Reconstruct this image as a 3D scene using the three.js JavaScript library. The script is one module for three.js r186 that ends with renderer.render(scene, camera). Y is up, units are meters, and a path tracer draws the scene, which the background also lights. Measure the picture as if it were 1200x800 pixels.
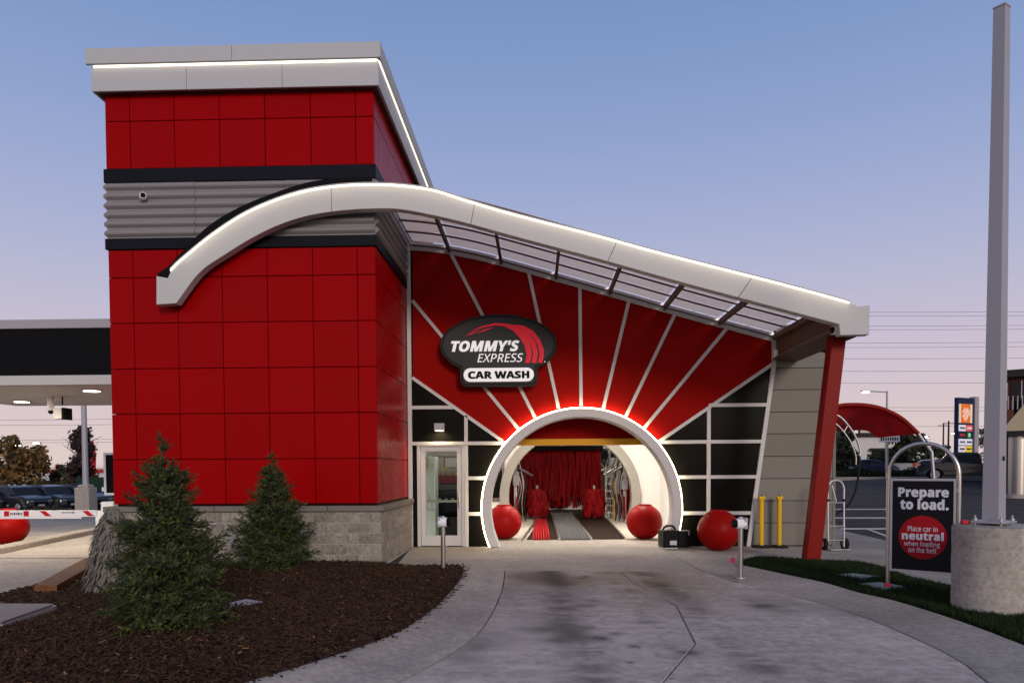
import * as THREE from 'three';
import { mergeGeometries, toCreasedNormals } from 'three/addons/utils/BufferGeometryUtils.js';
import { RoundedBoxGeometry } from 'three/addons/geometries/RoundedBoxGeometry.js';
import { TextGeometry } from 'three/addons/geometries/TextGeometry.js';
import { FontLoader } from 'three/addons/loaders/FontLoader.js';
import { RectAreaLightUniformsLib } from 'three/addons/lights/RectAreaLightUniformsLib.js';

// ---------- camera, sky, sun, exposure ----------
RectAreaLightUniformsLib.init();
const scene = new THREE.Scene();
const F = 890, HORIZON = 550, PITCH = 1.9, YAW = 1.93, ROLL = 0.3, EYE = 1.65, rad = Math.PI / 180;
const CY = HORIZON + F * Math.tan(PITCH * rad);           // the lens is shifted upwards: its axis meets the picture below the middle
const camera = new THREE.PerspectiveCamera(2 * Math.atan(CY / F) / rad, 1200 / (2 * CY), 0.1, 2000);
camera.setViewOffset(1200, 2 * CY, 0, 0, 1200, 800);
camera.rotation.order = 'YXZ';
camera.rotation.set(-PITCH * rad, YAW * rad, -ROLL * rad);
camera.position.set(0, EYE, 0);
camera.updateMatrixWorld(true); camera.updateProjectionMatrix();

const lin = (c) => (c <= 0.04045 ? c / 12.92 : ((c + 0.055) / 1.055) ** 2.4);
{
  const W = 512, H = 256, data = new Float32Array(W * H * 4);
  // colour by height above the horizon: dusk, pink belt below, blue above
  const stops = [[-90, 90, 84, 80], [-2, 150, 136, 138], [0, 216, 195, 190], [4, 208, 191, 194], [8, 195, 184, 199], [12, 180, 178, 202], [17, 160, 169, 202], [23, 138, 156, 198], [30, 118, 143, 189], [38, 108, 134, 180], [60, 104, 118, 148], [90, 100, 111, 138]];
  for (let j = 0; j < H; j++) {
    const el = ((j + 0.5) / H - 0.5) * 180;
    let k = 0; while (k < stops.length - 2 && el > stops[k + 1][0]) k++;
    const a = stops[k], b = stops[k + 1], t = Math.min(1, Math.max(0, (el - a[0]) / (b[0] - a[0])));
    for (let i = 0; i < W; i++) {
      const o = (j * W + i) * 4, az = ((i + 0.5) / W - 0.5) * 360 - 82, near = Math.cos(az * Math.PI / 180);   // the sun went down behind the camera
      const warm = Math.max(0, near) ** 1.5 * Math.exp(-Math.max(0, el) / 26) * (el > 0 ? 1 : 0), glowC = [0.62, 0.40, 0.24];
      for (let c = 0; c < 3; c++) data[o + c] = lin((a[c + 1] + (b[c + 1] - a[c + 1]) * t) / 255) + warm * glowC[c];
      data[o + 3] = 1;
    }
  }
  const sky = new THREE.DataTexture(data, W, H, THREE.RGBAFormat, THREE.FloatType);
  sky.mapping = THREE.EquirectangularReflectionMapping; sky.magFilter = sky.minFilter = THREE.LinearFilter; sky.needsUpdate = true;
  scene.background = sky; scene.environment = sky;
}
const sun = new THREE.DirectionalLight(new THREE.Color(1, 0.9, 0.8), 1.3);   // the afterglow of the sun, low behind the camera
sun.position.set(18, 18, 40); sun.target.position.set(0, 2, -14); sun.castShadow = true; sun.shadow.radius = 24;
Object.assign(sun.shadow.camera, { left: -25, right: 25, top: 20, bottom: -15, near: 1, far: 120 });
scene.add(sun, sun.target);
const renderer = new THREE.WebGLRenderer({ antialias: true });
renderer.toneMapping = THREE.LinearToneMapping;
renderer.toneMappingExposure = 1.1;
renderer.shadowMap.enabled = true;

// ---------- helpers ----------
const V = (x, y, z) => new THREE.Vector3(x, y, z);
function mulberry(a) { return () => { a |= 0; a = (a + 0x6d2b79f5) | 0; let t = Math.imul(a ^ (a >>> 15), 1 | a); t = (t + Math.imul(t ^ (t >>> 7), 61 | t)) ^ t; return ((t ^ (t >>> 14)) >>> 0) / 4294967296; }; }
const rnd = mulberry(7), R = (a, b) => a + (b - a) * rnd();
function ray(u, v) { return V(u / 600 - 1, 1 - v / 400, 0.5).unproject(camera).sub(camera.position).normalize(); }
function onZ(u, v, z) { const r = ray(u, v), t = (z - camera.position.z) / r.z; return camera.position.clone().addScaledVector(r, t); }
function onY(u, v, y = 0) { const r = ray(u, v), t = (y - camera.position.y) / r.y; return camera.position.clone().addScaledVector(r, t); }
const atX = (u, d) => onZ(u, HORIZON, -d).x;               // x of a picture column at depth d
const used = {};
function numbered(n) { const k = used[n] = (used[n] ?? -1) + 1; return k ? `${n}_${String(k).padStart(3, '0')}` : n; }
function mesh(name, geo, mat, parent) {
  if (Array.isArray(geo)) geo = merge(geo);
  const m = new THREE.Mesh(geo, mat); m.name = parent ? name : numbered(name);
  m.castShadow = m.receiveShadow = true; (parent ?? scene).add(m); return m;
}
function merge(list) {
  list = list.map((g) => { g = g.index ? g.toNonIndexed() : g; for (const k of Object.keys(g.attributes)) if (!['position', 'normal', 'uv', 'color'].includes(k)) g.deleteAttribute(k); return g; });
  if (!list.every((g) => g.attributes.color)) list.forEach((g) => g.deleteAttribute('color'));
  list.forEach((g) => { if (!g.attributes.uv) g.setAttribute('uv', new THREE.BufferAttribute(new Float32Array(g.attributes.position.count * 2), 2)); });
  return mergeGeometries(list);
}
function thing(name, label, category, p = [0, 0, 0], turn = 0, group) {
  const o = new THREE.Group(); o.name = numbered(name); scene.add(o);
  o.position.set(...p); o.rotation.y = turn; o.userData = { label, category }; if (group) o.userData.group = group; return o;
}
function tag(o, label, category, group, kind) { if (label) o.userData.label = label; if (category) o.userData.category = category; if (group) o.userData.group = group; if (kind) o.userData.kind = kind; return o; }
const struct = (o, label, category) => tag(o, label, category, null, 'structure');
function recentre(g, x, y, z) { g.position.set(x, y, z); for (const c of g.children) c.position.sub(g.position); }
function copy(o, label) { const c = o.clone(); c.name = numbered(o.name.replace(/_\d{3}$/, '')); c.userData = { ...o.userData }; if (label) c.userData.label = label; scene.add(c); return c; }
// geometries
function box(w, h, d, x = 0, y = 0, z = 0) {
  const g = new THREE.BoxGeometry(w, h, d), uv = g.attributes.uv, s = [[d, h], [d, h], [w, d], [w, d], [w, h], [w, h]];
  for (let i = 0; i < 24; i++) uv.setXY(i, uv.getX(i) * s[i >> 2][0] + x, uv.getY(i) * s[i >> 2][1] + y);
  return g.translate(x, y, z);
}
const span = (x0, x1, y0, y1, z0, z1) => box(Math.abs(x1 - x0), Math.abs(y1 - y0), Math.abs(z1 - z0), (x0 + x1) / 2, (y0 + y1) / 2, (z0 + z1) / 2);
const cyl = (r0, r1, h, n = 16, x = 0, y = 0, z = 0) => new THREE.CylinderGeometry(r0, r1, h, n).translate(x, y, z);
const rbox = (w, h, d, r, x = 0, y = 0, z = 0, s = 2) => new RoundedBoxGeometry(w, h, d, s, r).translate(x, y, z);
function tube(pts, r, n = 40, m = 8, closed = false) { return new THREE.TubeGeometry(new THREE.CatmullRomCurve3(pts.map((p) => (p.isVector3 ? p : V(...p))), closed, 'centripetal'), n, r, m, closed); }
function rod(a, b, r, n = 8, r2 = r) { const d = b.clone().sub(a), g = new THREE.CylinderGeometry(r2, r, d.length(), n); g.applyQuaternion(new THREE.Quaternion().setFromUnitVectors(V(0, 1, 0), d.normalize())); return g.translate((a.x + b.x) / 2, (a.y + b.y) / 2, (a.z + b.z) / 2); }
const shapeOf = (pts) => new THREE.Shape(pts.map((p) => new THREE.Vector2(p[0] ?? p.x, p[1] ?? p.y)));
// flat plate from an outline in x, y; front face at z
function plate(pts, z, t, bevel = 0.004, holes = []) {
  const s = shapeOf(pts); for (const h of holes) s.holes.push(new THREE.Path(h.map((p) => new THREE.Vector2(p[0], p[1]))));
  const g = new THREE.ExtrudeGeometry(s, { depth: t - 2 * bevel, bevelEnabled: bevel > 0, bevelSize: bevel, bevelOffset: -bevel, bevelThickness: bevel, bevelSegments: 1, curveSegments: 12 });
  return g.translate(0, 0, z - t + bevel);
}
// slab from an outline on the ground (x, z); top at y
function slab(pts, y, t, bevel = 0.008) {
  const g = plate(pts.map((p) => [p[0], -p[1]]), 0, t, bevel); return g.rotateX(-Math.PI / 2).translate(0, y, 0);
}
function inset(pts, d) {
  let a = 0; for (let i = 0; i < pts.length; i++) { const p = pts[i], q = pts[(i + 1) % pts.length]; a += p[0] * q[1] - q[0] * p[1]; }
  const s = a > 0 ? 1 : -1;
  return pts.map((p, i) => {
    const o = pts[(i + pts.length - 1) % pts.length], q = pts[(i + 1) % pts.length];
    const n = (p, q) => { const l = Math.hypot(q[0] - p[0], q[1] - p[1]) || 1; return [-(q[1] - p[1]) / l * s, (q[0] - p[0]) / l * s]; };
    const n1 = n(o, p), n2 = n(p, q), m = [n1[0] + n2[0], n1[1] + n2[1]], k = Math.max(0.35, 1 + n1[0] * n2[0] + n1[1] * n2[1]);
    return [p[0] + m[0] / k * d, p[1] + m[1] / k * d];
  });
}
const inside = (pts, x, y) => { let c = false; for (let i = 0, j = pts.length - 1; i < pts.length; j = i++) if ((pts[i][1] > y) !== (pts[j][1] > y) && x < (pts[j][0] - pts[i][0]) * (y - pts[i][1]) / (pts[j][1] - pts[i][1]) + pts[i][0]) c = !c; return c; };
const gnd = (list, y = 0) => list.map(([u, v]) => { const p = onY(u, v, y); return [p.x, p.z]; });
const onWall = (list, z) => list.map(([u, v]) => { const p = onZ(u, v, z); return [p.x, p.y]; });
function bar(p, q, w, t, z) { const dx = q[0] - p[0], dy = q[1] - p[1], l = Math.hypot(dx, dy); return rbox(l, w, t, Math.min(0.005, t / 3), 0, 0, 0, 1).rotateZ(Math.atan2(dy, dx)).translate((p[0] + q[0]) / 2, (p[1] + q[1]) / 2, z - t / 2); }
// resample a polyline smoothly
function smooth(pts, n) { const c = new THREE.CatmullRomCurve3(pts.map((p) => V(p[0], p[1], 0)), false, 'centripetal'); return c.getSpacedPoints(n).map((p) => [p.x, p.y]); }

// ---------- textures ----------
function fbm(N, base, oct, seed, gain = 0.5, sx = 1) {
  const out = new Float32Array(N * N); let amp = 1, tot = 0;
  for (let o = 0; o < oct; o++) {
    const fy = base << o, fx = Math.max(1, Math.round(fy * sx)), r = mulberry(seed * 131 + o * 17), g = new Float32Array(fx * fy).map(() => r());
    for (let j = 0; j < N; j++) {
      const y = j / N * fy, y0 = Math.floor(y), ty = y - y0, wy = ty * ty * (3 - 2 * ty), a = (y0 % fy) * fx, b = ((y0 + 1) % fy) * fx;
      for (let i = 0; i < N; i++) {
        const x = i / N * fx, x0 = Math.floor(x), tx = x - x0, wx = tx * tx * (3 - 2 * tx), c = x0 % fx, d = (x0 + 1) % fx;
        out[j * N + i] += amp * ((g[a + c] * (1 - wx) + g[a + d] * wx) * (1 - wy) + (g[b + c] * (1 - wx) + g[b + d] * wx) * wy);
      }
    }
    tot += amp; amp *= gain;
  }
  for (let i = 0; i < out.length; i++) out[i] /= tot;
  return out;
}
function tex(N, fn, srgb = true, size = 1) {
  const d = new Uint8Array(N * N * 4);
  for (let i = 0; i < N * N; i++) { const c = fn(i); for (let k = 0; k < 3; k++) d[i * 4 + k] = Math.max(0, Math.min(255, Math.round(255 * (Array.isArray(c) ? c[k] : c)))); d[i * 4 + 3] = 255; }
  const t = new THREE.DataTexture(d, N, N); t.wrapS = t.wrapT = THREE.RepeatWrapping; t.magFilter = THREE.LinearFilter; t.minFilter = THREE.LinearMipmapLinearFilter; t.generateMipmaps = true;
  if (srgb) t.colorSpace = THREE.SRGBColorSpace; t.repeat.set(1 / size, 1 / size); t.needsUpdate = true; return t;
}
const sm = (a, b, x) => { const t = Math.min(1, Math.max(0, (x - a) / (b - a))); return t * t * (3 - 2 * t); };
const noiseA = fbm(1024, 4, 7, 1), noiseB = fbm(1024, 3, 6, 2, 0.55), fine = fbm(1024, 128, 3, 3), streak = fbm(1024, 64, 4, 4, 0.6, 0.06);
const rs = mulberry(5);
// driven-on concrete, one sheet 9 m square laid out in metres: blotches, rubber from the wheels that line up with the conveyor, oil drips
const drips = [...Array(70)].map(() => { const w = rs(); return [0.95 + (rs() - 0.5) * (w < 0.6 ? 1.0 : 5), 4.5 + rs() * 8, 0.02 + rs() ** 3 * 0.16, 0.15 + rs() * 0.3]; });
const texDrive = tex(1024, (i) => {
  const n = noiseA[i], b = noiseB[i], f = fine[i], s = streak[i], g = rs();
  let X = (i % 1024) / 1024 * 9, D = Math.floor(i / 1024) / 1024 * 9; if (X > 6.4) X -= 9; if (D < 3.8) D += 9;
  let k = 0.91 + (n - 0.5) * 0.4 + (s - 0.5) * 0.16 + (f - 0.5) * 0.24 + (g - 0.5) * 0.12, brown = 0;
  k *= 1 - sm(0.54, 0.66, b + (f - 0.5) * 0.12) * 0.2 - sm(0.58, 0.64, n) * 0.1;
  for (const c of [0.2, 1.7]) { const c2 = c + 0.03 * (12.5 - D) + 0.05 * Math.sin(D * 1.3 + c); k *= 1 - 0.34 * Math.exp(-(((X - c2) / 0.2) ** 2)) * sm(0.3, 0.62, b + (s - 0.5) * 0.5); }
  const dirt = Math.exp(-(((X - 0.9) / 1.5) ** 2)) * sm(8.2, 11.4, D) * sm(0.38, 0.6, n * 0.6 + b * 0.4); k *= 1 - 0.3 * dirt; brown = dirt * 0.12;
  for (const [dx, dd, r, a] of drips) { const q = ((X - dx) ** 2 + (D - dd) ** 2) / (r * r); if (q < 4) k *= 1 - a * Math.exp(-q * (0.7 + n)); }
  return [k * 0.80, k * (0.765 - brown * 0.3), k * (0.75 - brown)];
}, true, 9);
const texConc = tex(1024, (i) => { const k = 0.8 + (noiseB[i] - 0.5) * 0.34 + (noiseA[(i * 7) % (1024 * 1024)] - 0.5) * 0.03 + (fine[i] - 0.5) * 0.2 + (rs() - 0.5) * 0.06; return [k * 0.84, k * 0.81, k * 0.78]; }, true, 5);
const bumpConc = tex(1024, (i) => 0.5 + (fine[i] - 0.5) * 0.7 + (rs() - 0.5) * 0.25, false, 3);
const texBlock = tex(512, (() => { const a = fbm(512, 24, 4, 11), b = fbm(512, 4, 3, 12); return (i) => { const k = 0.74 + (a[i] - 0.5) * 0.3 + (b[i] - 0.5) * 0.16 + (rs() - 0.5) * 0.1; return [k, k * 0.965, k * 0.92]; }; })(), true, 1);
const texAsphalt = tex(512, (() => { const a = fbm(512, 4, 5, 21); return (i) => { const k = 0.27 + (a[i] - 0.5) * 0.12 + (rs() - 0.5) * 0.1; return [k, k * 0.97, k * 0.97]; }; })(), true, 4);
const texSoil = tex(512, (() => { const a = fbm(512, 16, 5, 31, 0.7), b = fbm(512, 3, 3, 32); return (i) => { const k = 0.18 + (a[i] - 0.5) * 0.42 + (b[i] - 0.5) * 0.08; return [k * 1.12, k * 0.82, k * 0.66]; }; })(), true, 1.4);
const smudge = tex(512, (() => { const a = fbm(512, 6, 5, 41, 0.6); return (i) => 0.86 + (a[i] - 0.5) * 0.36 + (rs() - 0.5) * 0.03; })(), false, 2.3);
const texWood = tex(512, (() => { const a = fbm(512, 64, 4, 51, 0.6, 0.04); return (i) => { const k = 0.6 + (a[i] - 0.5) * 0.5; return [k, k * 0.74, k * 0.56]; }; })(), true, 1);

// ---------- materials ----------
const std = (r, g, b, rough = 0.6, metal = 0, o = {}) => new THREE.MeshPhysicalMaterial({ color: new THREE.Color().setRGB(r, g, b), roughness: rough, metalness: metal, specularIntensity: metal ? 1 : 0.3, ...o });
const phys = (r, g, b, rough, o = {}) => new THREE.MeshPhysicalMaterial({ color: new THREE.Color().setRGB(r, g, b), roughness: rough, ...o });
const glow = (r, g, b, s) => new THREE.MeshStandardMaterial({ color: 0x222222, emissive: new THREE.Color().setRGB(r, g, b), emissiveIntensity: s, roughness: 0.6 });
const M = {
  red: [0.292, 0.304, 0.284].map((r) => phys(r, 0.0008, 0.0022, 0.32, { roughnessMap: smudge, specularIntensity: 0.1 })),
  redWall: [0.255, 0.264, 0.248].map((r) => phys(r, 0.0045, 0.0032, 0.7, { specularIntensity: 0.08 })),
  redSteel: std(0.21, 0.007, 0.004, 0.45, 0, { specularIntensity: 0.2 }),
  white: std(0.55, 0.535, 0.52, 0.5), alu: std(0.46, 0.47, 0.49, 0.7),
  fascia: std(0.52, 0.52, 0.515, 0.75),
  black: std(0.005, 0.005, 0.006, 0.6, 0, { specularIntensity: 0.15 }), blackPaint: std(0.006, 0.007, 0.012, 0.5, 0, { specularIntensity: 0.2 }), rubber: std(0.02, 0.02, 0.02, 0.85),
  spandrel: phys(0.006, 0.0058, 0.005, 0.22, { roughnessMap: smudge, specularIntensity: 0.12 }), dark: std(0.03, 0.025, 0.025, 0.7), tunnel: std(0.42, 0.41, 0.40, 0.7),
  brown: std(0.10, 0.055, 0.04, 0.55), siding: std(0.24, 0.228, 0.235, 0.5),
  fibre: [1, 0.95, 1.04].map((k) => std(0.205 * k, 0.19 * k, 0.165 * k, 0.8, 0, { bumpMap: bumpConc, bumpScale: 0.002 })),
  block: [0.53, 0.46, 0.58, 0.5].map((k) => std(k, k * 0.97, k * 0.93, 0.95, 0, { map: texBlock, bumpMap: bumpConc, bumpScale: 0.006 })),
  mortar: std(0.5, 0.475, 0.45, 0.95), cap: std(0.47, 0.445, 0.41, 0.9, 0, { map: texConc, bumpMap: bumpConc, bumpScale: 0.003 }),
  drive: std(1, 0.945, 0.89, 0.82, 0, { map: texDrive, bumpMap: bumpConc, bumpScale: 0.003 }),
  conc: std(0.88, 0.84, 0.8, 0.85, 0, { map: texConc, bumpMap: bumpConc, bumpScale: 0.003 }),
  asphalt: std(1, 0.93, 0.88, 0.9, 0, { map: texAsphalt }), joint: std(0.02, 0.018, 0.018, 0.95),
  soil: std(0.6, 0.55, 0.5, 0.95, 0, { map: texSoil, bumpMap: texSoil, bumpScale: 0.02 }),
  steel: std(0.55, 0.53, 0.5, 0.28, 1), galv: std(0.5, 0.5, 0.52, 0.45, 0.8), poleGrey: std(0.36, 0.35, 0.38, 0.55, 0.2),
  yellow: std(0.72, 0.42, 0.012, 0.45), orange: std(0.62, 0.30, 0.02, 0.5),
  wallWhite: std(0.72, 0.70, 0.67, 0.6), ballRed: phys(0.28, 0.0035, 0.003, 0.48, { roughnessMap: smudge, specularIntensity: 0.18 }),
  glass: phys(0.9, 0.95, 0.92, 0.02, { transmission: 1, thickness: 0, ior: 1.5 }),
  roofSheet: phys(0.95, 0.80, 0.70, 1.0, { transmission: 0.85, thickness: 0, side: THREE.DoubleSide }),
  cloth: std(0.2, 0.004, 0.006, 0.9), clothB: std(0.29, 0.006, 0.009, 0.85), wood: std(0.5, 0.42, 0.36, 0.8, 0, { map: texWood }),
  led: glow(1, 0.88, 0.66, 2.6), ledRing: glow(1, 0.8, 0.46, 15), ring2: std(0.30, 0.28, 0.25, 0.7), lamp: glow(1, 0.86, 0.66, 6), lit: std(0.8, 0.8, 0.8, 0.6),
  paint: std(0.62, 0.62, 0.60, 0.8), carGlass: phys(0.006, 0.007, 0.01, 0.12, { specularIntensity: 0.4 }), tyre: std(0.015, 0.015, 0.015, 0.9),
};
function area(w, h, at, towards, intensity, color = [1, 0.9, 0.74], parent = scene) {
  const l = new THREE.RectAreaLight(new THREE.Color().setRGB(...color), intensity, w, h); l.name = 'lamp_light';
  l.position.copy(at); l.lookAt(towards); parent.add(l); return l;
}
// the same with its long side laid along a given direction
function areaAlong(w, h, at, dir, along, intensity, color, parent) {
  const l = area(w, h, at, at.clone().add(dir), intensity, color, parent), z = dir.clone().normalize().negate(), x = along.clone().addScaledVector(z, -along.dot(z)).normalize();
  l.quaternion.setFromRotationMatrix(new THREE.Matrix4().makeBasis(x, z.clone().cross(x), z)); return l;
}
const fonts = new FontLoader(), [fBold, fReg] = await Promise.all([fonts.loadAsync('fonts/droid/droid_sans_bold.typeface.json'), fonts.loadAsync('fonts/droid/droid_sans_regular.typeface.json')]);
function text(str, font, w, h, depth = 0.01, shear = 0, fat = 0) {
  const g = new TextGeometry(str, { font, size: 1, depth: 1, curveSegments: 3, bevelEnabled: fat > 0, bevelSize: fat, bevelThickness: 0.01, bevelSegments: 1 });
  if (shear) g.applyMatrix4(new THREE.Matrix4().set(1, shear, 0, 0, 0, 1, 0, 0, 0, 0, 1, 0, 0, 0, 0, 1));
  g.computeBoundingBox(); const b = g.boundingBox, s = b.getSize(V(0, 0, 0));
  return g.translate(-(b.min.x + b.max.x) / 2, -(b.min.y + b.max.y) / 2, -b.min.z).scale(w / s.x, h / s.y, depth / s.z);
}
// the land: falls away to the west car park, rises to the east road
const land = (x, z) => -0.04 - 0.85 * sm(-8, -26, x) * sm(24, 46, -z) + 0.95 * sm(9, 24, x) * sm(32, 56, -z);

// ---------- ground, paving ----------
{
  const xs = [], zs = []; for (let k = -60; k <= 60; k++) { xs.push(Math.sign(k) * (Math.abs(k) * 1 + (Math.abs(k) / 60) ** 3 * 300)); zs.push(k); }
  const N = xs.length, pos = [], uv = [], idx = [];
  for (let j = 0; j < N; j++) for (let i = 0; i < N; i++) { const x = xs[i], z = 20 - (j / (N - 1)) * 100 - (j / (N - 1)) ** 5 * 500; pos.push(x, land(x, z), z); uv.push(x, z); }
  for (let j = 0; j < N - 1; j++) for (let i = 0; i < N - 1; i++) { const a = j * N + i; idx.push(a, a + 1, a + N, a + 1, a + N + 1, a + N); }
  const g = new THREE.BufferGeometry(); g.setAttribute('position', new THREE.Float32BufferAttribute(pos, 3)); g.setAttribute('uv', new THREE.Float32BufferAttribute(uv, 2)); g.setIndex(idx); g.computeVertexNormals();
  struct(mesh('ground', g, M.asphalt), 'dark asphalt of the car parks and road around the car wash', 'ground');
}
const KERB = [[543, 665.5], [541, 680], [536, 688], [508, 719], [462, 750], [396, 775], [322, 799], [215, 830], [60, 870]];
const LJOINT = [[592, 667.5], [590, 682], [586, 697], [573, 724], [556, 746], [513, 775], [467, 799], [400, 832], [270, 880]];
const RJOINT = [[866, 683], [905, 692], [944, 702], [1007, 721], [1068, 746], [1123, 773], [1156, 798], [1215, 850], [1260, 900]];
const GRASS_EDGE = [[868, 663], [921, 674.6], [965, 684], [1010, 697], [1042, 704], [1120, 728], [1200, 758], [1300, 800], [1420, 850]];
const GRASS_BACK = [[868, 660.5], [895, 655.5], [916, 657], [944, 659], [968, 660.6], [1000, 661], [1017, 664], [1042, 670], [1060, 678], [1120, 692], [1200, 712], [1330, 742]];
const MID = [[727, 669], [741, 682], [793, 710], [815, 754], [776, 800], [735, 850], [700, 900]];
const gK = smooth(gnd(KERB), 40), gL = smooth(gnd(LJOINT), 40), gR = smooth(gnd(RJOINT), 40), gG = smooth(gnd(GRASS_EDGE), 40), gT = smooth(gnd(GRASS_BACK), 30), gM = gnd(MID);
const lane = struct(mesh('driveway', slab([[-40, -60], [30, -30], [12, 4], [-40, 4]].map(([x, z]) => [x, z]).slice(0, 0).concat(gnd([[420, 672], [1300, 672], [1500, 920], [100, 920]])), -0.03, 0.05), M.joint), 'concrete driveway with curved joints leading to the arched entrance', 'driveway');
// two slabs either side of the crooked middle joint
const gLd = gL.slice(), gRd = gR.slice();
mesh('concrete_slab', slab(inset([...gLd, ...gM.slice().reverse()], 0.005), 0, 0.1), M.drive, lane);
mesh('concrete_slab', slab(inset([...gM, ...gRd.slice().reverse(), ...gnd([[826, 671]])], 0.005), 0, 0.1), M.drive, lane);
// apron before the building and the walk that leaves to the east
const splitX = onZ(771, 600, -16.19).x;
const apronW = inset([...gnd([[462, 664], [543, 665.5], [592, 667.5], [727, 669], [826, 671]]), [splitX, -16.19], [onZ(482, 600, -16.19).x, -16.19]], 0.006);
const apron = inset([...gnd([[826, 671], [866, 682]]), ...gT, ...gnd([[1330, 715], [1121, 662], [1035, 632], [989, 622], [979, 613], [960, 613]]), [onZ(960, 600, -16.19).x, -16.19], [splitX, -16.19]], 0.006);
mesh('concrete_slab', slab(apron, 0.0, 0.1), M.conc, struct(mesh('apron', slab(apronW, 0.0, 0.1), M.conc), 'pale concrete apron along the foot of the car wash front', 'pavement'));
// rolled kerbs: the profile is swept between the joint and the planting
function kerbStrip(a, b, prof) {
  const n = a.length, m = prof.length, pos = [], uv = [], idx = []; let run = 0;
  for (let i = 0; i < n; i++) {
    if (i) run += Math.hypot(a[i][0] - a[i - 1][0], a[i][1] - a[i - 1][1]);
    for (const [t, y] of prof) { const x = a[i][0] + (b[i][0] - a[i][0]) * t, z = a[i][1] + (b[i][1] - a[i][1]) * t; pos.push(x, y, z); uv.push(x, z); }
  }
  for (let i = 0; i < n - 1; i++) for (let j = 0; j < m - 1; j++) { const p = i * m + j; idx.push(p, p + 1, p + m, p + 1, p + m + 1, p + m); }
  const g = new THREE.BufferGeometry(); g.setAttribute('position', new THREE.Float32BufferAttribute(pos, 3)); g.setAttribute('uv', new THREE.Float32BufferAttribute(uv, 2)); g.setIndex(idx); g.computeVertexNormals(); return g;
}
struct(mesh('kerb', kerbStrip(gL, gK, [[0.012, -0.08], [0.014, 0], [0.35, -0.012], [0.55, 0.0], [0.72, 0.035], [0.84, 0.065], [0.93, 0.075], [0.985, 0.07], [1, 0.05], [1.0, -0.06]]), M.conc), 'rolled concrete kerb curving round the mulch bed', 'kerb');
struct(mesh('kerb', kerbStrip(gR, gG, [[0.014, -0.08], [0.016, 0], [0.4, -0.01], [0.6, 0.005], [0.82, 0.03], [0.95, 0.035], [1, 0.02], [1, -0.06]]), M.conc), 'low concrete kerb along the strip of grass', 'kerb');
// lane and island west of the tower
const laneW = struct(mesh('pavement', slab(gnd([[-320, 760], [-60, 714], [38, 690], [100, 673], [137, 658], [137, 601], [-560, 601]]), -0.002, 0.06), M.conc), 'concrete pay lane beside the tower under the flat canopy', 'pavement');
{
  const a = gnd([[-260, 690], [-60, 657], [40, 636.5], [112, 622], [137, 617]], 0), b = a.map(([x, z]) => [x + 0.12, z - 1.3]);
  struct(mesh('kerb', slab([...a, ...b.reverse()], 0.12, 0.2, 0.02), M.conc), 'raised concrete island edge under the boom barrier', 'kerb');
}

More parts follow.
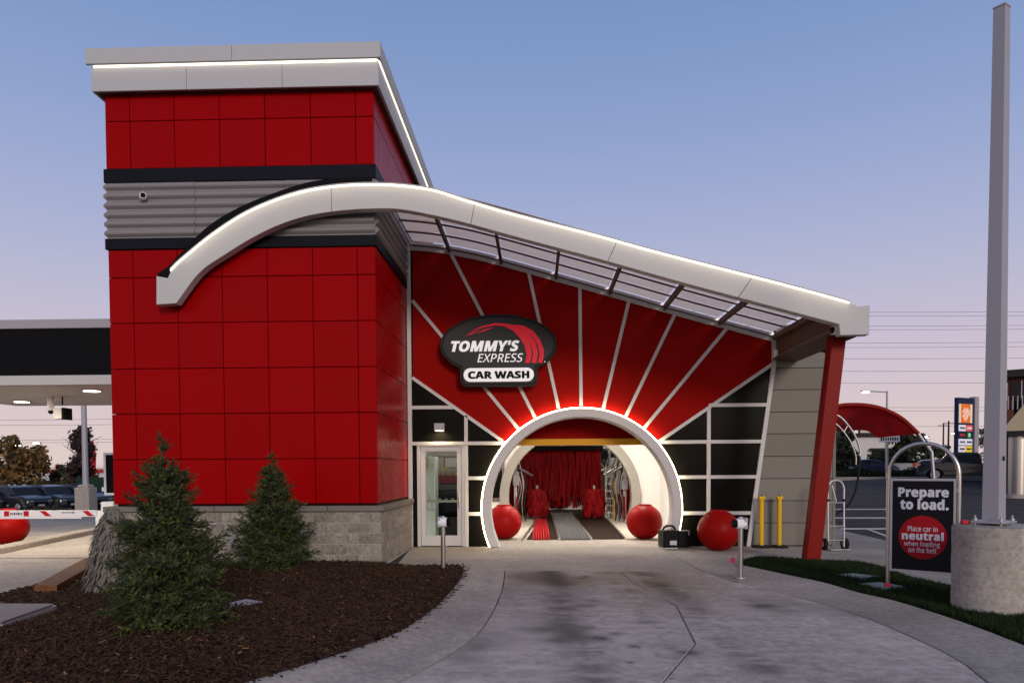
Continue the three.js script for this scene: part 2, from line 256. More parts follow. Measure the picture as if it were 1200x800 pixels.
// ---------- the car wash ----------
const ZT = -13.1, ZW = -16.2, ZF = -12.78;                  // tower front, entrance wall, canopy fascia
const wash = thing('car_wash_building', 'red panelled car wash with tall tower, curved white canopy and glowing arched entrance', 'car wash');
const XL = onZ(132, 560, ZT).x, XR = onZ(442.5, 560, ZT).x, tY = (v) => onZ(300, v, ZT).y, TZ1 = -20.5;
const plateCache = {};
function flat(w, h, t = 0.04) { const k = [w, h, t].map((n) => n.toFixed(3)).join(); return plateCache[k] ??= plate([[-w / 2, -h / 2], [w / 2, -h / 2], [w / 2, h / 2], [-w / 2, h / 2]], 0, t, 0.005); }
const pick = (list) => list[Math.floor(rnd() * list.length)];
const roofY = tY(103);
const tower = mesh('tower_wall', [span(XL + 0.05, XR - 0.05, 0.1, roofY, TZ1, ZT - 0.05)], M.black, wash);
{
  const cols = [132, 157.4, 209.2, 261.5, 314.3, 367.4, 419.6, 442.5].map((u, i, a) => (i === 0 ? XL : i === a.length - 1 ? XR : onZ(u, 420, ZT).x));
  const vr = [590.5, 537.6, 484, 430.7, 377, 323.4, 290.7].map(tY), up = [195, 139, 100].map(tY);
  const rows = [...vr.slice(0, -1).map((y, i) => [y, vr[i + 1]]), [up[0], up[1]], [up[1], up[2]]], gap = 0.012;
  for (const [y0, y1] of rows) {
    for (let i = 0; i < cols.length - 1; i++) { const w = cols[i + 1] - cols[i] - gap, h = y1 - y0 - gap; mesh('red_panel', flat(w, h), pick(M.red), tower).position.set((cols[i] + cols[i + 1]) / 2, (y0 + y1) / 2, ZT + R(-0.002, 0.002)); }
    // east flank: down to the entrance wall below the canopy, the whole depth above
    const end = y0 > 6 ? TZ1 : ZW; let z = ZT - 0.04, k = 0;
    while (z > end + 0.05) { const w = Math.min(k ? 0.78 : 0.34, z - end); const p = mesh('red_panel', flat(w - gap, y1 - y0 - gap), pick(M.red), tower); p.rotation.y = Math.PI / 2; p.position.set(XR + R(-0.001, 0.002), (y0 + y1) / 2, z - w / 2); z -= w; k++; }
    for (let q = 0; q < 6; q++) { const w = (ZT - 0.04 - TZ1) / 6, p = mesh('red_panel', flat(w - gap, y1 - y0 - gap), pick(M.red), tower); p.rotation.y = -Math.PI / 2; p.position.set(XL, (y0 + y1) / 2, ZT - 0.04 - w * (q + 0.5)); }
  }
  // black bands and the ribbed metal siding between them
  for (const [v0, v1] of [[211.3, 195.6], [290, 277.5]]) mesh('black_band', [span(XL - 0.03, XR + 0.03, tY(v0), tY(v1), TZ1, ZT + 0.03)], M.blackPaint, tower);
  const y0 = tY(277.3), y1 = tY(211.5), prof = [], nr = 6, p = (y1 - y0) / nr;
  for (let k = 0; k < nr; k++) prof.push([y0 + p * k, 0.0], [y0 + p * (k + 0.16), 0.004], [y0 + p * (k + 0.28), 0.03], [y0 + p * (k + 0.42), 0.056], [y0 + p * (k + 0.58), 0.064], [y0 + p * (k + 0.74), 0.056], [y0 + p * (k + 0.88), 0.03], [y0 + p * (k + 0.97), 0.004]);
  prof.push([y1, 0]);
  const sheet = (len) => { const s = new THREE.Shape([...prof.map(([y, d]) => new THREE.Vector2(d, y)), new THREE.Vector2(-0.03, y1), new THREE.Vector2(-0.03, y0)]); return new THREE.ExtrudeGeometry(s, { depth: len, bevelEnabled: false }); };
  const L = XR - XL, pcs = 3;
  for (let k = 0; k < pcs; k++) { const g = sheet(L / pcs - 0.006).rotateY(-Math.PI / 2).translate(XR - L / pcs * k, 0, ZT - 0.008 * (k % 2)); mesh('ribbed_siding', toCreasedNormals(g, 0.3), M.siding, tower); }
  for (let k = 0; k < 3; k++) { const d = (ZT - TZ1) / 3; mesh('ribbed_siding', toCreasedNormals(sheet(d - 0.006).translate(XR - 0.004 * (k % 2), 0, ZT - d * (k + 1)), 0.3), M.siding, tower); }
  mesh('ribbed_siding', toCreasedNormals(sheet(-TZ1 + ZT).scale(-1, 1, 1).translate(XL, 0, TZ1), 0.3), M.siding, tower);
}
// split-face block base
{
  const top = tY(592), y0 = 0.0, capH = 0.115, rowH = (top - capH - y0) / 5;
  const baseP = mesh('block_base', [span(XL - 0.06, XR + 0.06, -0.1, top - capH, ZT + 0.06, TZ1)], M.mortar, wash);
  const nz = mulberry(77), variants = [0, 1, 2, 3, 4, 5].map(() => {
    const g = new THREE.BoxGeometry(0.394, rowH - 0.012, 0.06, 8, 5, 1), p = g.attributes.position, uv = g.attributes.uv, ox = nz(), oy = nz();
    for (let i = 0; i < p.count; i++) { const x = p.getX(i), y = p.getY(i); if (p.getZ(i) > 0) { const e = Math.abs(x) > 0.19 || Math.abs(y) > rowH / 2 - 0.012; if (!e) p.setZ(i, p.getZ(i) + 0.003 + nz() * 0.01); } uv.setXY(i, x + ox, y + oy); }
    g.computeVertexNormals(); return g;
  });
  const course = (len, off) => { const o = []; let t = 0, w = off ? 0.2 : 0.4; while (t < len - 0.03) { w = Math.min(w, len - t); o.push([t + w / 2, w]); t += w; w = 0.4; } return o; };
  for (let r = 0; r < 5; r++) {
    const y = y0 + rowH * (r + 0.5), blk = (w, x, z, turn) => { const b = mesh('block', pick(variants), pick(M.block), baseP); b.scale.x = (w - 0.012) / 0.394; b.position.set(x, y, z); b.rotation.y = turn; };
    for (const [t, w] of course(XR - XL + 0.145, r % 2)) blk(w, XR + 0.0725 - t, ZT + 0.045, 0);
    for (const [t, w] of course(ZT + 0.01 - ZW - 0.02, !(r % 2))) blk(w, XR + 0.045, ZT + 0.01 - t, Math.PI / 2);
    for (const [t, w] of course(ZT + 0.01 - TZ1, !(r % 2))) blk(w, XL - 0.045, ZT + 0.01 - t, -Math.PI / 2);
  }
  const n = 5, w = (XR - XL + 0.26) / n;
  for (let k = 0; k < n; k++) mesh('cap_stone', rbox(w - 0.008, capH - 0.02, 0.2, 0.012).translate(XL - 0.13 + w * (k + 0.5), top - capH / 2, ZT + 0.03), M.cap, baseP);
  for (let k = 0; k < 3; k++) { const d = (ZT - 0.075 - ZW) / 3; mesh('cap_stone', rbox(0.2, capH - 0.02, d - 0.008, 0.012).translate(XR + 0.03, top - capH / 2, ZT - 0.075 - d * (k + 0.5)), M.cap, baseP); }
  mesh('cap_stone', rbox(0.2, capH - 0.02, ZT - 0.09 - TZ1, 0.012).translate(XL - 0.03, top - capH / 2, (ZT - 0.09 + TZ1) / 2), M.cap, baseP);
}
// tower roof: two tiers of sheet metal fascia with a line of light in the shadow gap
{
  const zf = ZT + 0.17, xl = onZ(106.5, 95, zf).x, xr = onZ(443.5, 90, zf).x, yb = onZ(443.5, 99.6, zf).y, ym = onZ(443.5, 70.5, zf).y, zl = zf + 0.09, yt = onZ(444.6, 48, zl).y, yl = onZ(440, 66.8, zl).y;
  const roof = mesh('tower_roof', [span(xl + 0.06, xr - 0.06, yb + 0.02, yt - 0.03, TZ1 - 0.1, zf - 0.06)], M.brown, wash);
  const n = 3, w = (xr - xl) / n;
  for (let k = 0; k < n; k++) mesh('fascia_panel', rbox(w - 0.006, ym - yb, 0.05, 0.008, xl + w * (k + 0.5), (ym + yb) / 2, zf - 0.025, 1), M.alu, roof);
  const xl2 = xl - 0.05, xr2 = xr + 0.05, w2 = (xr2 - xl2) / 2;
  for (let k = 0; k < 2; k++) mesh('fascia_panel', rbox(w2 - 0.006, yt - yl, 0.06, 0.008, xl2 + w2 * (k + 0.5), (yt + yl) / 2, zl - 0.03, 1), M.alu, roof);
  const dz = zf - 0.05 - TZ1, nd = 3;
  for (let k = 0; k < nd; k++) {
    mesh('fascia_panel', rbox(0.05, ym - yb, dz / nd - 0.006, 0.008, xr - 0.025, (ym + yb) / 2, zf - 0.055 - dz / nd * (k + 0.5), 1), M.alu, roof);
    mesh('fascia_panel', rbox(0.06, yt - yl, dz / nd - 0.006, 0.008, xr2 - 0.03, (yt + yl) / 2, zf + 0.025 - dz / nd * (k + 0.5), 1), M.alu, roof);
    mesh('fascia_panel', rbox(0.05, ym - yb, dz / nd - 0.006, 0.008, xl + 0.025, (ym + yb) / 2, zf - 0.055 - dz / nd * (k + 0.5), 1), M.alu, roof);
  }
  const ys = (ym + yl) / 2, hs = Math.max(0.035, yl - ym + 0.03);
  mesh('led_strip', [span(xl + 0.05, xr - 0.02, ys - hs / 2, ys + hs / 2, zf - 0.02, zf + 0.012)], M.led, roof);
  mesh('led_strip', [span(xr - 0.02, xr + 0.012, ys - hs / 2, ys + hs / 2, TZ1, zf - 0.024)], M.led, roof);
  for (let k = 0; k < 3; k++) { const x = xl + (xr - xl) * (k + 0.5) / 3; area((xr - xl) / 3, 0.03, V(x, ys - 0.01, zf + 0.04), V(x, ys - 0.8, zf - 0.2), 1.6, undefined, wash); }
  for (let k = 0; k < 3; k++) { const z = zf - (zf - TZ1) * (k + 0.5) / 3; area((zf - TZ1) / 3, 0.03, V(xr + 0.04, ys - 0.01, z), V(xr - 0.2, ys - 0.8, z), 1.6, undefined, wash); }
}
// ---------- entrance wall ----------
const AC = onZ(681, 595, ZW), AR = (onZ(798, 595, ZW).x - onZ(564, 595, ZW).x) / 2;    // arch centre and outer radius
const topLine = [[470, 290.5], [480, 291], [505, 293], [530, 296.5], [560, 302.5], [600, 313], [650, 327], [700, 341], [800, 369.5], [908, 398.5]];
const wTop = smooth(onWall(topLine, ZW), 60);
const roofAt = (x) => { for (let i = 1; i < wTop.length; i++) if (x <= wTop[i][0] || i === wTop.length - 1) { const a = wTop[i - 1], b = wTop[i]; return a[1] + (b[1] - a[1]) * (x - a[0]) / (b[0] - a[0]); } };
const circ = (r, a) => [AC.x + r * Math.cos(a), AC.y + r * Math.sin(a)];
const circX = (r, y, s) => AC.x + s * Math.sqrt(Math.max(0, r * r - (y - AC.y) ** 2));
const p = (u, v) => { const q = onZ(u, v, ZW); return [q.x, q.y]; };
const xLw = p(481, 500)[0], Ri = AR * 0.925;
const footA = Math.asin(-AC.y / Ri);
const archHole = []; for (let k = 0; k <= 40; k++) archHole.push(circ(Ri, footA + (Math.PI - 2 * footA) * k / 40));
const doorX0 = p(489, 580)[0], doorX1 = p(545, 580)[0], doorTop = p(516, 519)[1];
const slantTop = p(907, 427), slantBot = p(877, 641);
slantBot[1] = 0;
const slantX = (y) => slantBot[0] + (slantTop[0] - slantBot[0]) * (y / slantTop[1]);
const wallShape = [[XR - 0.02, -0.05], ...[[doorX0, -0.05], [doorX0, doorTop], [doorX1, doorTop], [doorX1, -0.05]], [archHole[40][0], -0.05], ...archHole.slice().reverse(), [archHole[0][0], -0.05], [slantX(0) + 0.05, -0.05], [slantTop[0] + 0.05, slantTop[1]], wTop[60], ...wTop.slice(1, 60).reverse(), [XR - 0.02, wTop[0][1]]];
const entry = mesh('entrance_wall', plate(wallShape, ZW - 0.05, 0.22, 0), M.black, wash);
const rays = [[[483, 442.5], [589, 516.8]], [[483, 352], [608, 503]], [[527.6, 296], [627, 489]], [[619.5, 320], [654.6, 478.5]], [[679.5, 336.5], [681, 475.6]], [[737, 352.5], [707, 478.5]], [[791, 368], [733, 488.5]], [[852, 384.5], [754, 502.5]], [[905.5, 426.5], [773, 516.8]]].map((r) => r.map((q) => p(...q)));
const WF = ZW + 0.0;                                         // face of panels
{
  const angOf = (q) => Math.atan2(q[1] - AC.y, q[0] - AC.x);
  for (let i = 0; i < 8; i++) {
    const a = rays[i], b = rays[i + 1], pts = [];
    const a0 = angOf(a[1]), a1 = angOf(b[1]);
    for (let k = 0; k <= 6; k++) pts.push(circ(AR * 0.95, a0 + (a1 - a0) * k / 6));
    const top = [];
    if (i === 0) top.push(b[0], a[0]);
    else if (i === 1) { top.push(b[0]); for (const q of wTop.slice().reverse()) if (q[0] < b[0][0] - 0.02 && q[0] > a[0][0] + 0.02) top.push(q); top.push([a[0][0], roofAt(a[0][0])], a[0]); }
    else if (i === 7) { top.push(b[0], [b[0][0], roofAt(b[0][0])]); for (const q of wTop.slice().reverse()) if (q[0] > a[0][0] + 0.02 && q[0] < b[0][0] - 0.02) top.push(q); top.push(a[0]); }
    else { top.push(b[0]); for (const q of wTop.slice().reverse()) if (q[0] > a[0][0] + 0.02 && q[0] < b[0][0] - 0.02) top.push(q); top.push(a[0]); }
    mesh('red_panel', plate(inset([...pts, ...top], 0.012), WF, 0.04, 0.003), M.redWall[i % 3], entry);
  }
  // dark glazing between white mullions
  const Y = (v) => p(680, v)[1], ys = [642, 601.5, 559.5, 518.5, 476].map(Y); ys[0] = 0.03;
  const arcSide = (y0, y1, s) => { const o = []; for (let k = 0; k <= 8; k++) { const y = y0 + (y1 - y0) * k / 8; o.push([circX(AR * 0.955, y, s), y]); } return o; };
  const xm = p(546.5, 560)[0], xv = p(830.5, 540)[0], pane = (pts) => mesh('dark_glass', plate(inset(pts, 0.014), WF - 0.012, 0.03, 0.002), M.spandrel, entry);
  const bl = (x) => rays[0][0][1] + (rays[0][1][1] - rays[0][0][1]) * (x - rays[0][0][0]) / (rays[0][1][0] - rays[0][0][0]), blx = (y) => rays[0][0][0] + (rays[0][1][0] - rays[0][0][0]) * (y - rays[0][0][1]) / (rays[0][1][1] - rays[0][0][1]);
  const brx = (y) => rays[8][0][0] + (rays[8][1][0] - rays[8][0][0]) * (y - rays[8][0][1]) / (rays[8][1][1] - rays[8][0][1]), br = (x) => rays[8][0][1] + (rays[8][1][1] - rays[8][0][1]) * (x - rays[8][0][0]) / (rays[8][1][0] - rays[8][0][0]);
  pane([[xLw, ys[4]], [blx(ys[4]), ys[4]], [xLw, bl(xLw)]]);
  pane([[xLw, ys[3]], [xm, ys[3]], [xm, bl(xm)], [blx(ys[4]), ys[4]], [xLw, ys[4]]]);
  pane([[xm, ys[3]], [blx(ys[3] + 0.02), ys[3]], [xm, bl(xm)]]);
  for (let k = 0; k < 3; k++) { pane([[xm, ys[k]], ...arcSide(ys[k], ys[k + 1], -1), [xm, ys[k + 1]]]); pane([...arcSide(ys[k], ys[k + 1], 1), [xv, ys[k + 1]], [xv, ys[k]]]); pane([[xv, ys[k]], [slantX(ys[k]), ys[k]], [slantX(ys[k + 1]), ys[k + 1]], [xv, ys[k + 1]]]); }
  pane([[brx(ys[3] + 0.02), ys[3]], [xv, ys[3]], [xv, br(xv)]]);
  pane([[xv, ys[3]], [slantX(ys[3]), ys[3]], [slantX(ys[4]), ys[4]], [xv, ys[4]]]);
  pane([[xv + 0.03, ys[4]], [slantX(ys[4]), ys[4]], [slantTop[0], slantTop[1] - 0.03]]);
  let n = 0; const mull = (a, b, w = 0.075) => mesh('mullion', bar(a, b, w, 0.05 + 0.0015 * (n % 12), WF + 0.028 + 0.0015 * (n++ % 12)), M.white, entry);
  for (const [a, b] of rays) mull(a, b, 0.07);
  mull([xLw - 0.01, 0.0], [xLw - 0.01, roofAt(xLw)], 0.085);
  mull([xLw, ys[4]], [blx(ys[4]), ys[4]]); mull([xLw, ys[3]], [circX(AR, ys[3], -1), ys[3]]);
  mull([xm, 0], [xm, bl(xm)]);
  for (const k of [1, 2]) { mull([xm, ys[k]], [circX(AR, ys[k], -1), ys[k]]); mull([circX(AR, ys[k], 1), ys[k]], [slantX(ys[k]), ys[k]]); }
  mull([circX(AR, ys[3], 1), ys[3]], [slantX(ys[3]), ys[3]]); mull([xv, ys[4]], [slantX(ys[4]), ys[4]]);
  mull([xv, 0], [xv, br(xv)]); mull(slantBot, slantTop, 0.085); mull(slantTop, [slantTop[0], roofAt(slantTop[0])], 0.085);
  for (let i = 0; i < 60; i += 4) mull(wTop[i], wTop[Math.min(60, i + 4)], 0.08);
}
// the arch: a deep white ring with a line of light round its outer edge
{
  const a0 = Math.asin(-AC.y / AR), ring = [], N = 72;
  for (let k = 0; k <= N; k++) ring.push(circ(AR * 0.99, a0 + (Math.PI - 2 * a0) * k / N));
  const ri = AR * 0.905, b0 = Math.asin(-AC.y / ri); for (let k = N; k >= 0; k--) ring.push(circ(ri, b0 + (Math.PI - 2 * b0) * k / N));
  const arch = mesh('arch_ring', toCreasedNormals(plate(ring, ZW + 0.2, 0.52, 0.012), 0.5), M.white, wash);
  const strip = []; for (let k = 0; k <= N; k++) strip.push(circ(AR * 1.005, a0 + (Math.PI - 2 * a0) * k / N)); for (let k = N; k >= 0; k--) strip.push(circ(AR * 0.985, a0 + (Math.PI - 2 * a0) * k / N));
  mesh('led_strip', toCreasedNormals(plate(strip, ZW + 0.115, 0.035, 0.004), 0.5), M.ledRing, arch);
  const S = 30; for (let k = 0; k < S; k++) {
    const a = a0 + (Math.PI - 2 * a0) * (k + 0.5) / S, q = circ(AR * 1.02, a), t = circ(AR * 1.5, a);
    areaAlong(AR * (Math.PI - 2 * a0) / S, 0.04, V(q[0], q[1], ZW + 0.12), V(Math.cos(a), Math.sin(a), -1), V(-Math.sin(a), Math.cos(a), 0), 8, [1, 0.8, 0.46], wash);
  }
}
// door to the office
{
  const w = doorX1 - doorX0, cx = (doorX0 + doorX1) / 2, z = ZW - 0.03, fr = 0.07;
  const d = mesh('door', [span(doorX0, doorX0 + fr, 0.01, doorTop, z - 0.1, z + 0.04), span(doorX1 - fr, doorX1, 0.01, doorTop, z - 0.1, z + 0.04), span(doorX0 + fr, doorX1 - fr, doorTop - fr, doorTop, z - 0.1, z + 0.04)], M.white, wash);
  const a = doorX0 + fr + 0.008, b = doorX1 - fr - 0.008, st = 0.095, bot = 0.24, tp = doorTop - fr - 0.01;
  mesh('door_leaf', [span(a, a + st, 0.02, tp, z - 0.045, z), span(b - st, b, 0.02, tp, z - 0.045, z), span(a + st, b - st, 0.02, bot, z - 0.045, z), span(a + st, b - st, tp - st, tp, z - 0.045, z)], M.white, d);
  mesh('glass', span(a + st, b - st, bot, tp - st, z - 0.026, z - 0.02), M.glass, d);
  mesh('push_bar', [span(a + st, b - st, 0.95, 1.0, z - 0.1, z - 0.06)], M.steel, d);
  mesh('handle', tube([[b - 0.05, 0.86, z], [b - 0.05, 0.86, z + 0.06], [b - 0.05, 0.9, z + 0.075], [b - 0.05, 1.1, z + 0.075], [b - 0.05, 1.14, z + 0.06], [b - 0.05, 1.14, z]], 0.012), M.steel, d);
  for (const y of [0.25, 1.1, 1.95]) mesh('hinge', cyl(0.014, 0.014, 0.1, 8, a - 0.004, y, z + 0.012), M.steel, d);
}
// grey boarded wall east of the slanted edge
{
  const z = ZW - 0.02, x1 = onZ(976, 560, z).x, top = (x) => roofAt(Math.min(x, wTop[60][0])) - Math.max(0, x - wTop[60][0]) * 0.27;
  const s = mesh('side_wall', plate([[slantX(0) + 0.06, -0.05], [x1 - 0.01, -0.05], [x1 - 0.01, top(x1) + 0.3], [slantTop[0] + 0.06, top(slantTop[0]) + 0.3], [slantTop[0] + 0.06, slantTop[1]]], z - 0.04, 0.16, 0), M.dark, wash);
  const vs = [641, 612.5, 586.5, 560.5, 534.5, 508, 482.5, 456.5, 431, 405, 380].map((v) => onZ(930, v, z).y); vs[0] = 0.01;
  for (let k = 0; k < vs.length - 1; k++) { const y0 = vs[k] + 0.006, y1 = vs[k + 1] - 0.006, xa = (y) => (y < slantTop[1] ? slantX(y) : slantTop[0]) + 0.045; mesh('wall_board', plate([[xa(y0), y0], [x1, y0], [x1, y1], [xa(y1), y1]], z, 0.03, 0.004), M.fibre[k % 3], s); }
  mesh('corner_trim', span(x1 + 0.002, x1 + 0.06, 0, vs.at(-1), z - 0.25, z + 0.012), M.fibre[1], s);
  mesh('flank_wall', span(x1 - 0.2, x1 - 0.002, -0.05, 4.2, TZ1 - 18, z - 0.26), M.fibre[0], s);
}
// ---------- canopy ----------
{
  const T = [[196, 325.5], [198.8, 318], [226, 293], [253, 272], [286, 251], [322, 235], [358, 224], [398, 218], [434.5, 216.4], [470.7, 217.8], [508.8, 223.4], [542.5, 234], [587.5, 247.5], [632.5, 259.4], [700, 276.5], [756, 292], [835, 312.5], [902.5, 329.5], [970, 347.5], [1004.5, 357.5]];
  const B = [[206, 355.5], [235, 318], [264, 298], [293, 280], [325.7, 264], [358, 253.5], [398, 247], [438, 244.6], [466, 245], [506.5, 252.2], [542.5, 260.5], [587.5, 272.9], [632.5, 285], [700, 303], [790, 328.4], [880, 352.5], [983.5, 380]];
  const top = smooth(onWall(T, ZF), 90), bot = smooth(onWall(B, ZF), 90);
  const can = mesh('canopy_roof', (() => { // dark roof edge behind the white band, against the tower
    const tt = smooth(onWall([[186, 321], [199, 313], [213, 298], [246, 265.7], [282, 244], [322, 227.6], [362, 215], [398, 210], [436, 208.4]], ZT + 0.06), 30);
    const bb = onWall([[436, 232], [398, 234], [358, 240], [293, 268], [235, 306], [206, 340], [190, 340]], ZT + 0.06);
    return plate([...tt, ...bb], ZF - 0.2, -ZT + ZF - 0.2 - 0.035 + 0.0, 0);
  })(), M.black, wash);
  // white band in sheets
  const cuts = [[0, 24], [24, 42], [42, 60], [60, 77], [77, 90]];
  const at = (l, x) => { let k = 1; while (k < l.length - 1 && l[k][0] < x) k++; const a = l[k - 1], b = l[k]; return a[1] + (b[1] - a[1]) * (x - a[0]) / (b[0] - a[0] || 1); };
  cuts.forEach(([i, j], n) => {
    const tp = top.slice(i, j + 1), bt = bot.slice(i, j + 1).reverse(), pts = [...tp, ...bt];
    if (n === 0) pts.push(...onWall([[182.5, 357], [182.5, 323]], ZF)); if (n === cuts.length - 1) pts.splice(tp.length, 0, ...onWall([[1004.8, 359], [1020, 357], [1019.5, 392], [985, 393]], ZF));
    mesh('fascia_panel', toCreasedNormals(plate(inset(pts, 0.004), ZF, 0.19, 0.006), 0.4), M.fascia, can);
  });
  // light line on the upper edge
  const strip = top.slice(1, 90), lo = strip.map(([x, y]) => [x, y - 0.012]).reverse();
  mesh('led_strip', toCreasedNormals(plate([...strip.map(([x, y]) => [x, y + 0.012]), ...lo], ZF + 0.022, 0.03, 0.003), 0.5), M.led, can);
  mesh('edge_cap', toCreasedNormals(plate([...strip.map(([x, y]) => [x, y + 0.034]), ...strip.map(([x, y]) => [x, y + 0.014]).reverse()], ZF + 0.035, 0.2, 0.003), 0.5), M.fascia, can);
  for (let k = 2; k < 88; k += 6) { const a = strip[k], b = strip[Math.min(88, k + 6)], mx = (a[0] + b[0]) / 2, my = (a[1] + b[1]) / 2; areaAlong(Math.hypot(b[0] - a[0], b[1] - a[1]), 0.04, V(mx, my - 0.01, ZF + 0.09), V(b[1] - a[1], a[0] - b[0], 0).normalize().multiplyScalar(0.87).add(V(0, 0, -0.45)), V(b[0] - a[0], b[1] - a[1], 0), 2.2, [1, 0.86, 0.64], wash); }
  // steel and translucent sheets between the fascia and the entrance wall
  const xs = [527, 587.5, 651.6, 714.6, 778.7, 843, 907].map((u) => onZ(u, 330, ZW).x), zA = ZF - 0.2, zB = ZW + 0.02, up = 0.1;
  const roofY2 = (x, z) => roofAt(Math.min(Math.max(x, XR), wTop[60][0] + 2)) + up;
  const bays = [XR + 0.12, ...xs];
  for (const x of xs) mesh('rafter', rbox(0.055, 0.12, zA - zB - 0.02, 0.008, x, roofY2(x) - 0.05, (zA + zB) / 2, 1), M.brown, can);
  const rows = [zA, zA - 1.05, zA - 1.75, zA - 2.45, zB + 0.02];
  for (let b = 0; b < bays.length - 1; b++) for (let r = 0; r < rows.length - 1; r++) {
    const x0 = bays[b] + 0.03, x1 = bays[b + 1] - 0.03, n = 6, pos = [], idx = [], z0 = rows[r] - 0.012, z1 = rows[r + 1] + 0.012;
    for (let k = 0; k <= n; k++) { const x = x0 + (x1 - x0) * k / n, y = roofY2(x) + 0.05; pos.push(x, y, z0, x, y, z1); if (k < n) { const q = k * 2; idx.push(q, q + 1, q + 2, q + 1, q + 3, q + 2); } }
    const g = new THREE.BufferGeometry(); g.setAttribute('position', new THREE.Float32BufferAttribute(pos, 3)); g.setIndex(idx); g.computeVertexNormals(); mesh('roof_sheet', g, M.roofSheet, can);
  }
  for (const z of rows.slice(1, 4)) { const pts = []; for (let k = 0; k <= 30; k++) { const x = bays[0] + (bays.at(-1) - bays[0]) * k / 30; pts.push([x, roofY2(x) + 0.035]); } mesh('purlin', plate([...pts, ...pts.map(([x, y]) => [x, y - 0.03]).reverse()], z + 0.015, 0.03, 0), M.brown, can); }
  // back channel above the wall and front beam behind the fascia
  const strip2 = (z, t, d, dy, mat, nm) => { const pts = []; for (let k = 0; k <= 30; k++) { const x = bays[0] + (bays.at(-1) - bays[0]) * k / 30; pts.push([x, roofY2(x) + dy]); } mesh(nm, plate([...pts, ...pts.map(([x, y]) => [x, y - d]).reverse()], z, t, 0), mat, can); };
  strip2(zA - 0.005, 0.12, 0.24, 0.04, M.brown, 'front_beam');
  strip2(zB + 0.14, 0.05, 0.05, 0.0, M.galv, 'back_channel');
  // roof above the hall behind the wall, so that light comes only through the sheets
  { const pts = []; for (let k = 0; k <= 30; k++) { const x = XR + (onZ(976, 400, ZW).x - XR) * k / 30; pts.push([x, roofY2(x) + 0.04]); } mesh('hall_roof', plate([...pts, ...pts.map(([x, y]) => [x, y - 0.12]).reverse()], ZW - 0.02, 24, 0), M.brown, can); }
  // solid eastern end: edge beam and soffit
  const xe = xs.at(-1), x1 = onZ(1019, 380, ZF).x, y = (x) => roofY2(Math.min(x, x1));
  const f0 = onZ(986, 392, ZF), yb = f0.y + 0.02;
  mesh('edge_beam', plate([[xe + 0.05, y(xe) + 0.05], [x1 - 0.01, yb + 0.33], [x1 - 0.01, yb + 0.02], [f0.x - 0.1, yb + 0.05], [xe + 0.05, y(xe) - 0.42]].map(([a, b]) => [a, b]), zA - 0.01, 3.2, 0.004), M.brown, can);
}
// leaning red column
{
  const z = -13.3, q = (u, v) => { const r = onZ(u, v, z); return [r.x, r.y]; };
  const a = q(945, 661), b = q(962, 661), c = q(992.5, 394), d = q(976, 394); a[1] = b[1] = 0.02;
  mesh('support_column', plate([a, b, c, d], z, 0.26, 0.01), M.redSteel, wash);
  mesh('base_plate', rbox(0.5, 0.03, 0.5, 0.006, (a[0] + b[0]) / 2, 0.018, z - 0.12), M.cap, wash);
}

